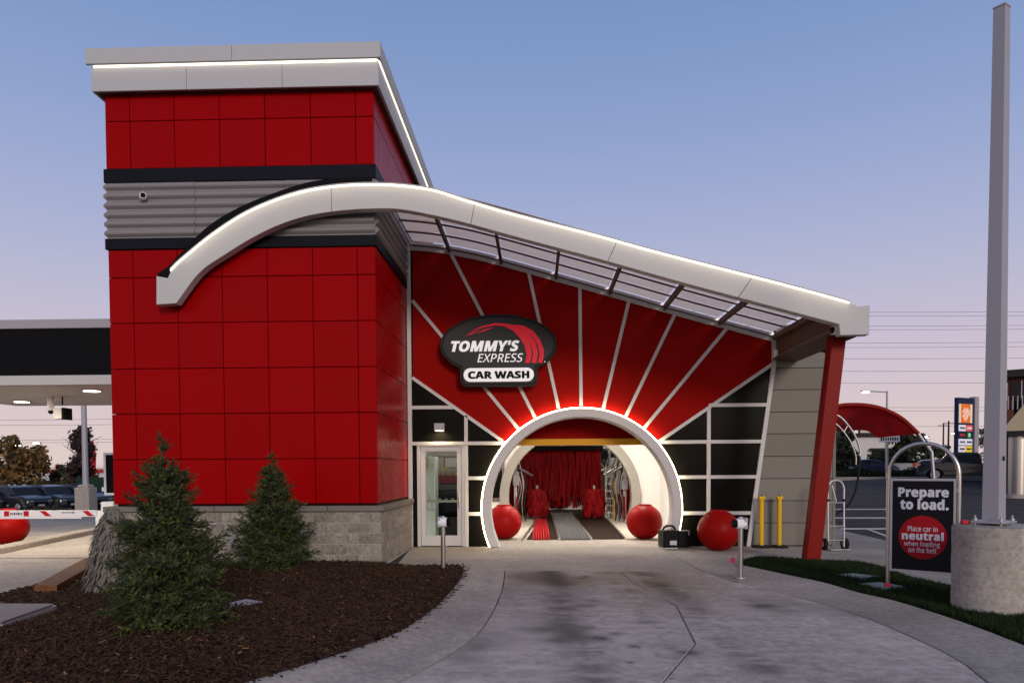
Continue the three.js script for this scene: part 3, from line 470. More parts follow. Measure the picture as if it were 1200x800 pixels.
// ---------- inside the arch ----------
const archX = AC.x, hallL = doorX1 + 0.18, hallR = archX + 2.75, Z2 = -22.9, ceilY = 3.5, Z3 = -44;
{
  const hall = mesh('tunnel_hall', [span(hallL, hallR, ceilY, ceilY + 0.15, Z2, ZW - 0.3)], M.wallWhite, wash);
  mesh('hall_wall', span(hallR, hallR + 0.15, -0.03, ceilY, Z2, ZW - 0.28), M.wallWhite, hall);
  mesh('hall_wall', span(hallL - 0.12, hallL, -0.03, ceilY, Z2, ZW - 0.28), M.wallWhite, hall);
  const c2 = V(archX + 0.05, AC.y, 0), r2 = AR, hole = [], ring = [], a0 = Math.asin(-c2.y / r2);
  for (let k = 0; k <= 40; k++) { const a = a0 + (Math.PI - 2 * a0) * k / 40; hole.push([c2.x + r2 * 0.93 * Math.cos(a), Math.max(0.0, c2.y + r2 * 0.93 * Math.sin(a))]); ring.push([c2.x + r2 * Math.cos(a), c2.y + r2 * Math.sin(a)]); }
  const outer = [[hallL, -0.02], [hole[40][0], -0.02], ...hole.slice().reverse(), [hole[0][0], -0.02], [hallR, -0.02], [hallR, ceilY], [hallL, ceilY]];
  mesh('cross_wall', plate(outer, Z2, 0.2, 0), M.wallWhite, hall);
  const r3 = r2 * 0.87, b0 = Math.asin(-c2.y / r3), inn = []; for (let k = 40; k >= 0; k--) { const a = b0 + (Math.PI - 2 * b0) * k / 40; inn.push([c2.x + r3 * Math.cos(a), c2.y + r3 * Math.sin(a)]); }
  mesh('inner_ring', toCreasedNormals(plate([...ring, ...inn], Z2 + 0.12, 0.4, 0.01), 0.5), M.ring2, hall);
  const tl = c2.x - 2.35, tr = c2.x + 2.35;
  mesh('tunnel_wall', span(tl - 0.15, tl, -0.03, ceilY, Z3, Z2 - 0.22), M.tunnel, hall);
  mesh('tunnel_wall', span(tr, tr + 0.15, -0.03, ceilY, Z3, Z2 - 0.22), M.tunnel, hall);
  mesh('tunnel_wall', span(tl, tr, -0.03, ceilY, Z3 - 0.2, Z3), M.tunnel, hall);
  mesh('tunnel_ceiling', span(tl, tr, ceilY, ceilY + 0.15, Z3, Z2 - 0.22), M.tunnel, hall);
  mesh('hall_floor', span(hallL, hallR, -0.05, -0.004, Z2 - 0.2, ZW - 0.02), M.conc, hall);
  mesh('tunnel_floor', span(tl, tr, -0.05, -0.008, Z3, Z2 - 0.21), M.conc, hall);
  // dark window low on the cross wall
  const q0 = onZ(574, 540, Z2), q1 = onZ(590, 583, Z2);
  mesh('window_frame', span(q0.x - 0.3, q1.x + 0.04, q1.y - 0.12, q0.y + 0.1, Z2 + 0.005, Z2 + 0.03), M.cap, hall); mesh('dark_window', span(q0.x - 0.25, q1.x - 0.04, q1.y, q0.y + 0.05, Z2 + 0.032, Z2 + 0.04), M.spandrel, hall);
  // header and yellow edge of the rolled-up door
  const zh = -16.95, yb = onZ(681, 521.5, zh).y, yt = onZ(681, 514, zh).y;
  mesh('header_panel', span(hallL + 0.01, hallR - 0.01, yt, ceilY - 0.02, zh - 0.06, zh), M.redWall[0], hall);
  mesh('yellow_beam', rbox(hallR - hallL - 0.03, yt - yb, 0.14, 0.01, (hallL + hallR) / 2, (yt + yb) / 2, zh - 0.02), M.orange, hall);
}
// lamps under the ceilings
function tubeLamp(x, z, w, l, power, label, ry = 0) {
  const t = thing('ceiling_lamp', label, 'ceiling lamp', [x, ceilY, z], 0, 'lamps in the wash tunnel');
  mesh('housing', rbox(w + 0.08, 0.07, l + 0.08, 0.015, 0, -0.036, 0), M.white, t);
  mesh('diffuser', span(-w / 2, w / 2, -0.085, -0.073, -l / 2, l / 2), glow(1, 0.93, 0.82, 2.5), t);
  const a = area(w, l, V(0, -0.095, 0), V(0, -2, 0), power, [1, 0.93, 0.82], t);
}
tubeLamp(archX - 0.9, -19.6, 0.5, 3.6, 26, 'long ceiling lamp over the hall, by the office wall');
tubeLamp(archX + 1.4, -19.6, 0.5, 3.6, 34, 'long ceiling lamp over the hall, by the bright white wall');
tubeLamp(archX - 1.3, -29.5, 0.4, 11, 2.2, 'very long tunnel lamp above the tall west side brush');
tubeLamp(archX + 1.5, -29.5, 0.4, 11, 4.5, 'very long tunnel lamp above the ladder frame');
// floor of the wash: dark pad, conveyor grate, red mat
{
  const pad = struct(mesh('floor_pad', slab(gnd([[617, 632], [733, 631.5], [701, 597], [640, 597]], 0.004), 0.006, 0.02, 0.002), std(0.02, 0.012, 0.009, 0.75, 0, { specularIntensity: 0.06 })), 'wet dark brown floor between the tunnel rails', 'floor');
  const q = gnd([[657, 631.5], [691, 631], [672, 601], [650, 601]], 0.02);
  const g = thing('conveyor_grate', 'silver metal conveyor grate running into the tunnel', 'grate', [(q[0][0] + q[1][0]) / 2, 0.01, q[0][1]]);
  const w = q[1][0] - q[0][0], l = q[0][1] - q[3][1];
  const bars = []; for (let k = 0; k <= 9; k++) bars.push(box(0.012, 0.03, l, -w / 2 + w * k / 9, 0.02, -l / 2)); for (let k = 0; k <= l / 0.12; k++) bars.push(box(w, 0.026, 0.014, 0, 0.018, -k * 0.12));
  mesh('grate_bars', bars, std(0.16, 0.16, 0.165, 0.5, 0.5), g).userData.kind = 'stuff'; mesh('frame', [box(0.05, 0.05, l + 0.1, -w / 2 - 0.03, 0.02, -l / 2), box(0.05, 0.05, l + 0.1, w / 2 + 0.03, 0.02, -l / 2)], M.steel, g); mesh('tray', box(w, 0.004, l, 0, 0.002, -l / 2), M.dark, g);
  const m = gnd([[625, 632], [644, 631.5], [641, 608], [628, 608]], 0.02), mw = m[1][0] - m[0][0], ml = m[0][1] - m[3][1];
  const mt = thing('red_grid_mat', 'red open grid mat beside the conveyor grate', 'mat', [(m[0][0] + m[1][0]) / 2, 0.008, m[0][1]]);
  const mb = []; for (let k = 0; k <= 6; k++) mb.push(box(0.025, 0.025, ml, -mw / 2 + mw * k / 6, 0.02, -ml / 2)); for (let k = 0; k <= ml / 0.16; k++) mb.push(box(mw, 0.022, 0.03, 0, 0.018, -k * 0.16));
  mesh('grid', mb, M.clothB, mt).userData.kind = 'stuff';
  const rail = (u0, v0, u1, v1, label) => { const a = onY(u0, v0, 0.03), b = onY(u1, v1, 0.03); tag(mesh('guide_rail', rod(a, b, 0.03, 8), M.steel), label, 'rail'); };
  rail(733, 631, 706, 602, 'steel guide rail along the white edge of the wash floor'); rail(612, 632, 634, 602, 'steel guide rail by the red grid mat');
}
// hanging cloth and brushes
{
  const z = -27.5, xa = onZ(611, 560, z).x, xb = onZ(704, 560, z).x, yt = onZ(650, 528, z).y;
  const c = thing('hanging_cloth_curtain', 'wide red curtain of hanging wash cloths under a black beam', 'curtain', [(xa + xb) / 2, 0, z]);
  const w = xb - xa; mesh('beam', rbox(w + 0.1, 0.22, 0.9, 0.02, 0, yt + 0.11, 0), M.black, c);
  for (let r = 0; r < 3; r++) {
    const n = 34, strips = [];
    for (let k = 0; k < n; k++) {
      const g = new THREE.BoxGeometry(w / n * 0.86, 1, 0.02, 2, 8, 1), L = yt - R(0.2, 0.75), tw = R(-0.5, 0.5), ph = R(0, 6), q = g.attributes.position;
      for (let i = 0; i < q.count; i++) { const t = 0.5 - q.getY(i), x = q.getX(i), a = tw * t * 2; q.setXYZ(i, x * Math.cos(a) + 0.02 * Math.sin(t * 7 + ph), yt - t * L, x * Math.sin(a) + q.getZ(i) + 0.03 * Math.sin(t * 5 + ph)); }
      g.computeVertexNormals(); strips.push(g.translate(-w / 2 + w * (k + 0.5) / n, 0, (r - 1) * 0.3));
    }
    mesh('cloth_strips', strips, r % 2 ? M.cloth : M.clothB, c).userData.kind = 'stuff';
  }
}
function brush(name, u, vb, vt, rpx, z, label) {
  const q = onZ(u, vb, z), top = onZ(u, vt, z).y, r = rpx / F * -z, b = thing(name, label, 'wash brush', [q.x, 0, z], 0, 'wash brushes in the tunnel');
  mesh('shaft', cyl(0.06, 0.06, top + 0.1, 10, 0, (top + 0.1) / 2, 0), M.steel, b);
  const fl = [], H = top - 0.06, P2 = V(0, 0, 0);
  for (let k = 0; k < 520; k++) { // hanging strips of cloth in rings round the shaft
    const a = R(0, 6.283), y = 0.06 + H * R(0.3, 1), len = Math.min(y - 0.03, H * R(0.22, 0.42)), w = R(0.035, 0.08), g = new THREE.PlaneGeometry(w, 1, 1, 4), q = g.attributes.position, r0 = r * R(0.55, 0.9), fl0 = r * R(0.1, 0.3), ph = R(0, 6);
    for (let i = 0; i < q.count; i++) { const t = 0.5 - q.getY(i); q.setXYZ(i, q.getX(i) + 0.015 * Math.sin(t * 6 + ph), y - t * len, r0 + fl0 * Math.sin(t * 2.4)); }
    g.computeVertexNormals(); fl.push(g.rotateY(a));
  }
  for (const [i, mt] of [[0, M.cloth], [1, M.clothB]]) { const part = fl.filter((_, k) => k % 2 === i); const m2 = mt.clone(); m2.side = THREE.DoubleSide; mesh('cloth_strips', part, m2, b).userData.kind = 'stuff'; }
  mesh('core', cyl(r * 0.5, r * 0.55, H * 0.94, 20, 0, 0.08 + H / 2 * 0.94, 0), M.cloth, b);
}
brush('wrap_brush', 629.5, 604, 572, 13.5, -25.6, 'squat red wrap brush behind the red grid mat');
brush('wrap_brush', 696.5, 607, 572, 14, -25.4, 'squat red wrap brush beside the steel ladder frame');
brush('side_brush', 608, 594, 531, 11, -26.6, 'tall red side brush by the tunnel west wall');
brush('side_brush', 736, 586, 534, 10, -26.6, 'tall red side brush by the tunnel east wall');
brush('side_brush', 655, 597, 580, 11, -31, 'low red brush lying far down the conveyor');
// chrome hoops
[[-28.6, 1.75]].forEach(([z, r], k) => {
  const h = thing('wash_hoop', ['chrome spray hoop behind the cloth curtain'][k], 'spray hoop', [archX + 0.05, 0, z]);
  const pts = []; for (let i = 0; i <= 40; i++) { const a = -0.5 + (Math.PI + 1) * i / 40; pts.push(V(r * Math.cos(a), 0.82 + r * Math.sin(a), 0)); }
  mesh('pipe', tube(pts, 0.024, 60, 8), M.galv, h); mesh('pipe', tube(pts.map((q) => q.clone().multiplyScalar(0.94).setZ(0.12).add(V(0, 0.05, 0))), 0.014, 60, 6), M.galv, h);
  for (let i = 2; i < 40; i += 4) mesh('nozzle', cyl(0.02, 0.035, 0.08, 8).rotateZ(Math.atan2(pts[i].y - 0.82, pts[i].x) - Math.PI / 2).translate(pts[i].x * 0.97, pts[i].y - 0.02, 0.05), k ? M.black : M.redSteel, h);
  for (const s of [0, 40]) mesh('foot', box(0.2, Math.max(0.04, pts[s].y), 0.2, pts[s].x, Math.max(0.02, pts[s].y / 2), 0), M.steel, h);
});
{ const z = -25.2, a = onZ(715, 604, z), l = thing('ladder_frame', 'narrow white and orange ladder frame by the tunnel east wall', 'ladder', [a.x, 0, z], -0.2);
  for (const s of [-0.14, 0.14]) mesh('stile', rbox(0.045, 1.75, 0.045, 0.008, s, 0.875, 0), s < 0 ? M.white : M.orange, l);
  for (let k = 0; k < 7; k++) mesh('rung', rbox(0.26, 0.03, 0.03, 0.008, 0, 0.2 + k * 0.24, 0), M.white, l); }
// gantries with motors, pipes and hoses along the tunnel walls
function gantry(z, hw, label, seed) {
  const rr = mulberry(seed), q = (a, b) => a + (b - a) * rr(), g = thing('wash_gantry', label, 'gantry', [archX + 0.1, 0, z], 0, 'gantries in the tunnel');
  for (const s of [-1, 1]) { mesh('post', rbox(0.1, 2.5, 0.1, 0.01, s * hw, 1.25, 0), M.galv, g); mesh('foot_plate', rbox(0.26, 0.02, 0.26, 0.005, s * hw, 0.011, 0), M.steel, g); mesh('motor', cyl(0.12, 0.12, 0.32, 16, s * (hw - 0.18), 2.2, 0.05), M.blackPaint, g); mesh('junction_box', rbox(0.2, 0.3, 0.12, 0.015, s * (hw - 0.02), q(1.1, 1.5), 0.1), M.poleGrey, g);
    for (let k = 0; k < 4; k++) { const x = s * (hw - 0.1 - 0.07 * k); mesh('pipe', tube([[x, 0.02, 0.1], [x + s * 0.04, 0.5 + q(-0.1, 0.1), 0.12], [x - s * q(0, 0.1), 1.1, 0.1], [x + s * 0.1, 1.8, 0.08], [s * hw, 2.3, 0.06]], 0.018, 24, 6), k % 2 ? M.rubber : M.steel, g); }
    mesh('arm', rod(V(s * hw, 1.75, 0), V(s * (hw - 0.55), 1.45, 0.25), 0.035), M.steel, g); mesh('splash_guard', rbox(0.04, 0.7, 0.5, 0.01, s * (hw - 0.05), 0.45, 0.2), M.redSteel, g); }
  mesh('top_beam', rbox(hw * 2 + 0.2, 0.14, 0.14, 0.015, 0, 2.52, 0), M.galv, g);
}
gantry(-24.0, 1.72, 'steel gantry with motors and hoses just inside the inner ring', 301);
gantry(-26.2, 1.78, 'steel gantry with motors and hoses beside the tall side brushes', 302);
gantry(-30.5, 1.85, 'steel gantry with motors behind the cloth curtain', 303);
// ---------- office behind the glass door ----------
{
  const x0 = XR + 0.1, x1 = doorX1 + 0.02, z0 = ZW - 0.3, z1 = ZW - 3.6;
  const o = mesh('office_room', span(x0, x1, -0.05, 0.0, z1, z0), M.conc, wash);
  mesh('room_wall', span(x0 - 0.1, x0, 0, 2.9, z1, z0), M.wallWhite, o); mesh('room_wall', span(x1, x1 + 0.1, 0, 2.9, z1, z0), M.wallWhite, o); mesh('room_wall', span(x0 - 0.1, x1 + 0.1, 0, 2.9, z1 - 0.1, z1), M.wallWhite, o); mesh('room_ceiling', span(x0 - 0.1, x1 + 0.1, 2.9, 3.0, z1, z0), M.wallWhite, o);
  const lp = thing('office_lamp', 'square ceiling lamp in the small office behind the door', 'ceiling lamp', [(x0 + x1) / 2 + 0.1, 2.9, ZW - 1.5]);
  mesh('housing', rbox(0.66, 0.05, 0.66, 0.01, 0, -0.026, 0), M.white, lp); mesh('diffuser', span(-0.28, 0.28, -0.062, -0.053, -0.28, 0.28), glow(0.95, 1, 0.85, 2), lp); area(0.56, 0.56, V(0, -0.07, 0), V(0, -2, 0), 5, [0.95, 1, 0.84], lp);
  const c = thing('office_cabinet', 'tall pale cabinet seen through the glass door', 'cabinet', [x0 + 0.16, 0, ZW - 1.7]); mesh('body', rbox(0.26, 1.95, 0.6, 0.01, 0, 0.985, 0), M.lit, c); for (const s of [-0.06, 0.06]) mesh('door_panel', rbox(0.1, 1.1, 0.02, 0.004, s, 1.25, 0.31), M.white, c); mesh('handle', rbox(0.015, 0.12, 0.02, 0.003, 0.0, 1.0, 0.33), M.steel, c);
  const sX = -2.18, s = thing('reflection_rack', 'added dark rack whose red board and yellow arches stand in for a reflection in the door glass', 'rack', [sX, 0, ZW - 2.7]);  // added objects: they stand in for the reflection seen in the door glass
  mesh('frame', [box(0.03, 2, 0.4, -0.42, 1, 0), box(0.03, 2, 0.4, 0.42, 1, 0), box(0.84, 0.03, 0.4, 0, 0.5, 0), box(0.84, 0.03, 0.4, 0, 1.3, 0), box(0.84, 0.03, 0.4, 0, 1.98, 0), box(0.84, 0.6, 0.02, 0, 0.85, -0.18)], M.black, s);
  mesh('unit', rbox(0.7, 0.5, 0.3, 0.02, 0, 0.78, 0.05), M.blackPaint, s); for (let k = 0; k < 4; k++) mesh('dial', cyl(0.035, 0.035, 0.02, 12).rotateX(Math.PI / 2).translate(-0.24 + k * 0.16, 0.92, 0.21), M.galv, s);
  mesh('reflected_board', rbox(0.66, 0.2, 0.03, 0.005, 0.06, 1.42, 0.19), M.redSteel, s); mesh('screen', rbox(0.4, 0.3, 0.05, 0.01, 0.05, 1.83, 0.12), M.black, s); mesh('screen_face', rbox(0.3, 0.24, 0.01, 0.003, 0.05, 1.83, 0.15), M.galv, s);
  for (const k of [-0.09, 0.25]) mesh('reflected_arch', tube([[k - 0.09, 1.5, 0.19], [k - 0.07, 1.62, 0.19], [k, 1.7, 0.19], [k + 0.07, 1.62, 0.19], [k + 0.09, 1.5, 0.19]], 0.018, 20, 6), M.yellow, s);  // arches of the sign mirrored in the glass, modelled as solid tubes
}
recentre(wash, XL, 0, ZT);
// ---------- oval sign ----------
{
  const z = ZW + 0.34, k = F / -z, q = (x, y) => { const r = onZ(500 + x / 6.665, 350 + y / 6.665, z); return [r.x, r.y]; };
  const c = q(559, 360), s = thing('oval_sign', 'black oval sign with white lettering and red swooshes on the entrance wall', 'sign', [c[0], c[1], z]);
  const L = (pts) => pts.map(([x, y]) => { const r = q(x, y); return [r[0] - c[0], r[1] - c[1]]; });
  const a = L([[1018, 360]])[0][0], b = L([[559, 119]])[0][1], tab0 = L([[258, 560]])[0], tab1 = L([[868, 682]])[0];
  const outline = (e) => { // ellipse joined with the rounded tab below
    const o = [], N = 72, tx0 = tab0[0] - e, tx1 = tab1[0] + e, yb = tab1[1] - e, r = 0.15 + e;
    for (let i = 0; i <= N; i++) { const t = -0.2 - (i / N) * 0; }
    const aa = a + e, bb = b + e, tR = Math.asin(Math.max(-1, -Math.sqrt(1 - (tx1 / aa) ** 2))), tL = -Math.PI - Math.asin(Math.max(-1, -Math.sqrt(1 - (tx0 / aa) ** 2)));
    for (let i = 0; i <= N; i++) { const t = tR + (2 * Math.PI + tL - tR) * i / N; o.push([aa * Math.cos(t), bb * Math.sin(t)]); }
    for (let i = 0; i <= 6; i++) { const t = Math.PI + i / 6 * Math.PI / 2; o.push([tx0 + r + r * Math.cos(t), yb + r + r * Math.sin(t)]); }
    for (let i = 0; i <= 6; i++) { const t = -Math.PI / 2 + i / 6 * Math.PI / 2; o.push([tx1 - r + r * Math.cos(t), yb + r + r * Math.sin(t)]); }
    return o;
  };
  mesh('cabinet', toCreasedNormals(plate(outline(0), 0, 0.2, 0.012), 0.5), std(0.022, 0.022, 0.022, 0.6), s);
  mesh('face', toCreasedNormals(plate(outline(-0.062), 0.012, 0.03, 0.004), 0.5), std(0.038, 0.04, 0.042, 0.5), s);
  mesh('edge_line', toCreasedNormals(plate(outline(-0.05), 0.006, 0.02, 0.002), 0.5), M.black, s);
  for (const x of [-0.5, 0.5]) mesh('bracket', box(0.08, 0.08, 0.16, x, 0, -0.26), M.black, s);
  const at = (x, y) => L([[x, y]])[0], put = (g, x, y, zz) => { const [X, Y] = at(x, y); return g.translate(X, Y, zz); }, W = (n) => n / 6.665 / k;
  const white = std(0.78, 0.78, 0.8, 0.5, 0, { emissive: new THREE.Color(1, 1, 1), emissiveIntensity: 0.28 }), redG = std(0.62, 0.02, 0.035, 0.45, 0, { emissive: new THREE.Color(1, 0.03, 0.06), emissiveIntensity: 0.12 });
  mesh('lettering', put(text("TOMMY'S", fBold, W(533), W(84), 0.02, 0.22, 0.035), 458, 371, 0.013), white, s);
  mesh('lettering', put(text('EXPRESS', fReg, W(356), W(66), 0.012, 0.22, 0.004), 575, 462, 0.013), white, s);
  const x0 = at(288, 594)[0], x1 = at(838, 594)[0], y0 = at(500, 648)[1], y1 = at(500, 541)[1], pr = (y1 - y0) / 2, pill = [];
  for (let i = 0; i <= 12; i++) { const t = Math.PI / 2 + Math.PI * i / 12; pill.push([x0 + pr + pr * Math.cos(t), y0 + pr + pr * Math.sin(t)]); } for (let i = 0; i <= 12; i++) { const t = -Math.PI / 2 + Math.PI * i / 12; pill.push([x1 - pr + pr * Math.cos(t), y0 + pr + pr * Math.sin(t)]); }
  mesh('white_plate', plate(pill, 0.03, 0.03, 0.005), white, s);
  mesh('lettering', put(text('CAR WASH', fBold, W(478), W(58), 0.012, 0, 0.045), 563, 595, 0.03), M.black, s);
  const sw = [[[340, 255], [430, 215], [540, 190], [640, 198], [720, 233], [780, 293], [815, 370], [822, 440], [805, 502], [768, 502], [782, 440], [765, 370], [725, 302], [670, 247], [600, 215], [540, 208], [440, 226]],
    [[640, 197], [730, 220], [800, 268], [850, 338], [870, 420], [858, 502], [820, 502], [832, 430], [815, 360], [775, 297], [720, 244]], [[680, 201], [760, 212], [830, 250], [885, 318], [916, 400], [914, 450], [905, 502], [870, 502], [884, 430], [866, 360], [827, 297], [775, 250]], [[385, 276], [450, 240], [530, 224], [460, 250]], [[300, 295], [350, 265], [420, 240], [360, 275]]];
  sw.forEach((o, i) => mesh('swoosh', plate(L(o), 0.024 + 0.0015 * i, 0.014, 0.0015), redG, s));
  mesh('registered_mark', put(cyl(0.012, 0.012, 0.006, 10).rotateX(Math.PI / 2), 922, 492, 0.018), white, s);
}

// ---------- red balls ----------
{
  const r = 0.42, pts = []; for (let i = 0; i <= 40; i++) { const a = -Math.PI / 2 + 0.3 + (Math.PI - 0.72) * i / 40; pts.push(new THREE.Vector2(r * Math.cos(a), r * Math.sin(a) + r * 0.955)); }
  const last = pts.at(-1); pts.unshift(new THREE.Vector2(0.001, 0.0)); pts.push(new THREE.Vector2(last.x + 0.002, last.y + 0.022), new THREE.Vector2(last.x - 0.006, last.y + 0.028), new THREE.Vector2(last.x - 0.024, last.y + 0.026), new THREE.Vector2(last.x - 0.034, last.y), new THREE.Vector2(last.x - 0.05, last.y - 0.06), new THREE.Vector2(0.001, last.y - 0.07));
  const g = new THREE.LatheGeometry(pts, 48);
  [[590.5, 633, 0, 'red ball planter inside the arch by the red grid mat'], [756, 633, 0, 'red ball planter inside the arch by the white wall'], [842.5, 0, -15.42, 'red ball planter against the dark glass outside the arch'], [8, 0, -17.0, 'red ball bollard on the island under the boom barrier']].forEach(([u, v, z, label], k) => {
    const q = v ? onY(u, v - 1.5, 0) : V(atX(u, -z), 0, z); if (v) q.z -= 0.1;
    const o = thing('red_ball', label, 'ball planter', [q.x, k === 3 ? 0.0 : 0, q.z], k * 1.3, 'red balls at the lane edges'); mesh('body', g, M.ballRed, o);
    mesh('drain_cap', cyl(0.035, 0.035, 0.012, 12, 0, last.y - 0.062, 0), M.black, o);
  });
}
// ---------- black case ----------
{
  const q = onY(794, 643, 0), t = thing('equipment_case', 'open black equipment case with arched handle beside the arch foot', 'case', [q.x, 0, q.z - 0.22], 0.18);
  const blackC = std(0.006, 0.006, 0.007, 0.35);
  mesh('body', [rbox(0.34, 0.36, 0.36, 0.03, -0.16, 0.2, 0.02), rbox(0.3, 0.33, 0.3, 0.03, 0.16, 0.19, -0.02)], blackC, t);
  mesh('handle', tube([[-0.3, 0.34, 0.02], [-0.26, 0.42, 0.02], [-0.18, 0.46, 0.02], [-0.06, 0.45, 0.02], [0, 0.36, 0.02]], 0.022), blackC, t);
  mesh('grip', rbox(0.16, 0.03, 0.05, 0.01, -0.14, 0.47, 0.02), M.brown, t); mesh('base', rbox(0.3, 0.025, 0.38, 0.008, -0.17, 0.013, 0.02), M.white, t);
  mesh('vent', rbox(0.15, 0.1, 0.01, 0.004, -0.12, 0.12, 0.2), M.galv, t); mesh('vent_slat', rbox(0.2, 0.022, 0.02, 0.004, -0.17, 0.07, 0.206), blackC, t);
  mesh('latch', [rbox(0.2, 0.02, 0.02, 0.005, 0.14, 0.365, 0.1), rbox(0.03, 0.1, 0.02, 0.005, 0.24, 0.32, 0.14)], M.galv, t);
}
// ---------- sensor posts ----------
function sensorPost(u, v, side, h, label) {
  const q = onY(u, v, 0), t = thing('sensor_post', label, 'sensor post', [q.x, 0, q.z], 0, 'sensor posts beside the driveway');
  mesh('post', cyl(0.038, 0.038, h, 20, 0, h / 2, 0), M.steel, t); mesh('base_plate', cyl(0.09, 0.09, 0.014, 20, 0, 0.012, 0), M.galv, t);
  for (let k = 0; k < 4; k++) mesh('bolt', cyl(0.012, 0.012, 0.03, 6, 0.065 * Math.cos(k * 1.57 + 0.8), 0.02, 0.065 * Math.sin(k * 1.57 + 0.8)), M.steel, t);
  const head = mesh('sensor_head', cyl(0.078, 0.078, 0.13, 24).rotateZ(Math.PI / 2).translate(-0.005 * side, h - 0.075, 0.0), M.lit, t);
  mesh('lens_hood', cyl(0.055, 0.065, 0.07, 20).rotateZ(Math.PI / 2 * side).translate(side * 0.09, h - 0.075, 0), M.black, head); mesh('back_box', rbox(0.05, 0.17, 0.15, 0.015, -side * 0.065, h - 0.07, 0), M.poleGrey, head); mesh('cap', cyl(0.03, 0.04, 0.03, 16, 0, h + 0.012, 0), M.steel, t);
}
sensorPost(519.5, 670, 1, 0.88, 'steel post with white sensor head at the mulch edge before the door');
sensorPost(868, 678, -1, 0.9, 'steel post with white sensor head by the grass tip');
// ---------- yellow posts ----------
for (const [u, label] of [[893, 'yellow post on black rubber base beside the slanted white edge'], [914, 'yellow post on black rubber base by the red column']]) {
  const z = -15.92, t = thing('yellow_post', label, 'stanchion', [atX(u, 15.92), 0, z], 0, 'yellow posts by the boarded wall');
  mesh('post', cyl(0.045, 0.045, 0.98, 18, 0, 0.53, 0), M.yellow, t); mesh('top_cap', rbox(0.12, 0.07, 0.11, 0.015, 0, 1.035, 0), M.yellow, t); mesh('knob', cyl(0.012, 0.02, 0.03, 8, 0, 1.08, 0), M.black, t); mesh('base', cyl(0.13, 0.2, 0.05, 24, 0, 0.026, 0), M.rubber, t);
}
// ---------- hand truck ----------
{
  const z = -15.4, q = V(atX(981, 15.4), 0, z), t = thing('hand_truck', 'upright silver hand truck leaning at the boarded wall corner', 'hand truck', [q.x, 0, z], 0.15); t.rotation.x = -0.03;
  const w = 0.17, s = M.lit; mesh('frame', tube([[-w, 0.06, 0], [-w, 1.1, 0], [-w, 1.24, 0], [-w * 0.7, 1.36, 0], [0, 1.4, 0], [w * 0.7, 1.36, 0], [w, 1.24, 0], [w, 1.1, 0], [w, 0.06, 0]], 0.02, 60, 8), M.galv, t);
  for (const y of [0.2, 0.48, 0.95]) mesh('crossbar', rod(V(-w, y, 0), V(w, y, 0), 0.014), M.steel, t); mesh('strut', rod(V(-w * 0.55, 1.3, 0.02), V(-w * 0.1, 0.98, 0.04), 0.013), M.galv, t);
  mesh('toe_plate', rbox(0.42, 0.015, 0.18, 0.004, 0, 0.02, 0.1), M.galv, t);
  for (const k of [-1, 1]) { const wh = mesh('wheel', cyl(0.12, 0.12, 0.06, 20).rotateZ(Math.PI / 2).translate(k * (w + 0.05), 0.12, -0.06), M.tyre, t); mesh('hub', cyl(0.05, 0.05, 0.066, 12).rotateZ(Math.PI / 2).translate(k * (w + 0.05), 0.12, -0.06), M.galv, wh); }
  for (const k of [-1, 1]) mesh('sleeve', cyl(0.026, 0.026, 0.05, 10, k * w, 1.0, 0), M.black, t);
}
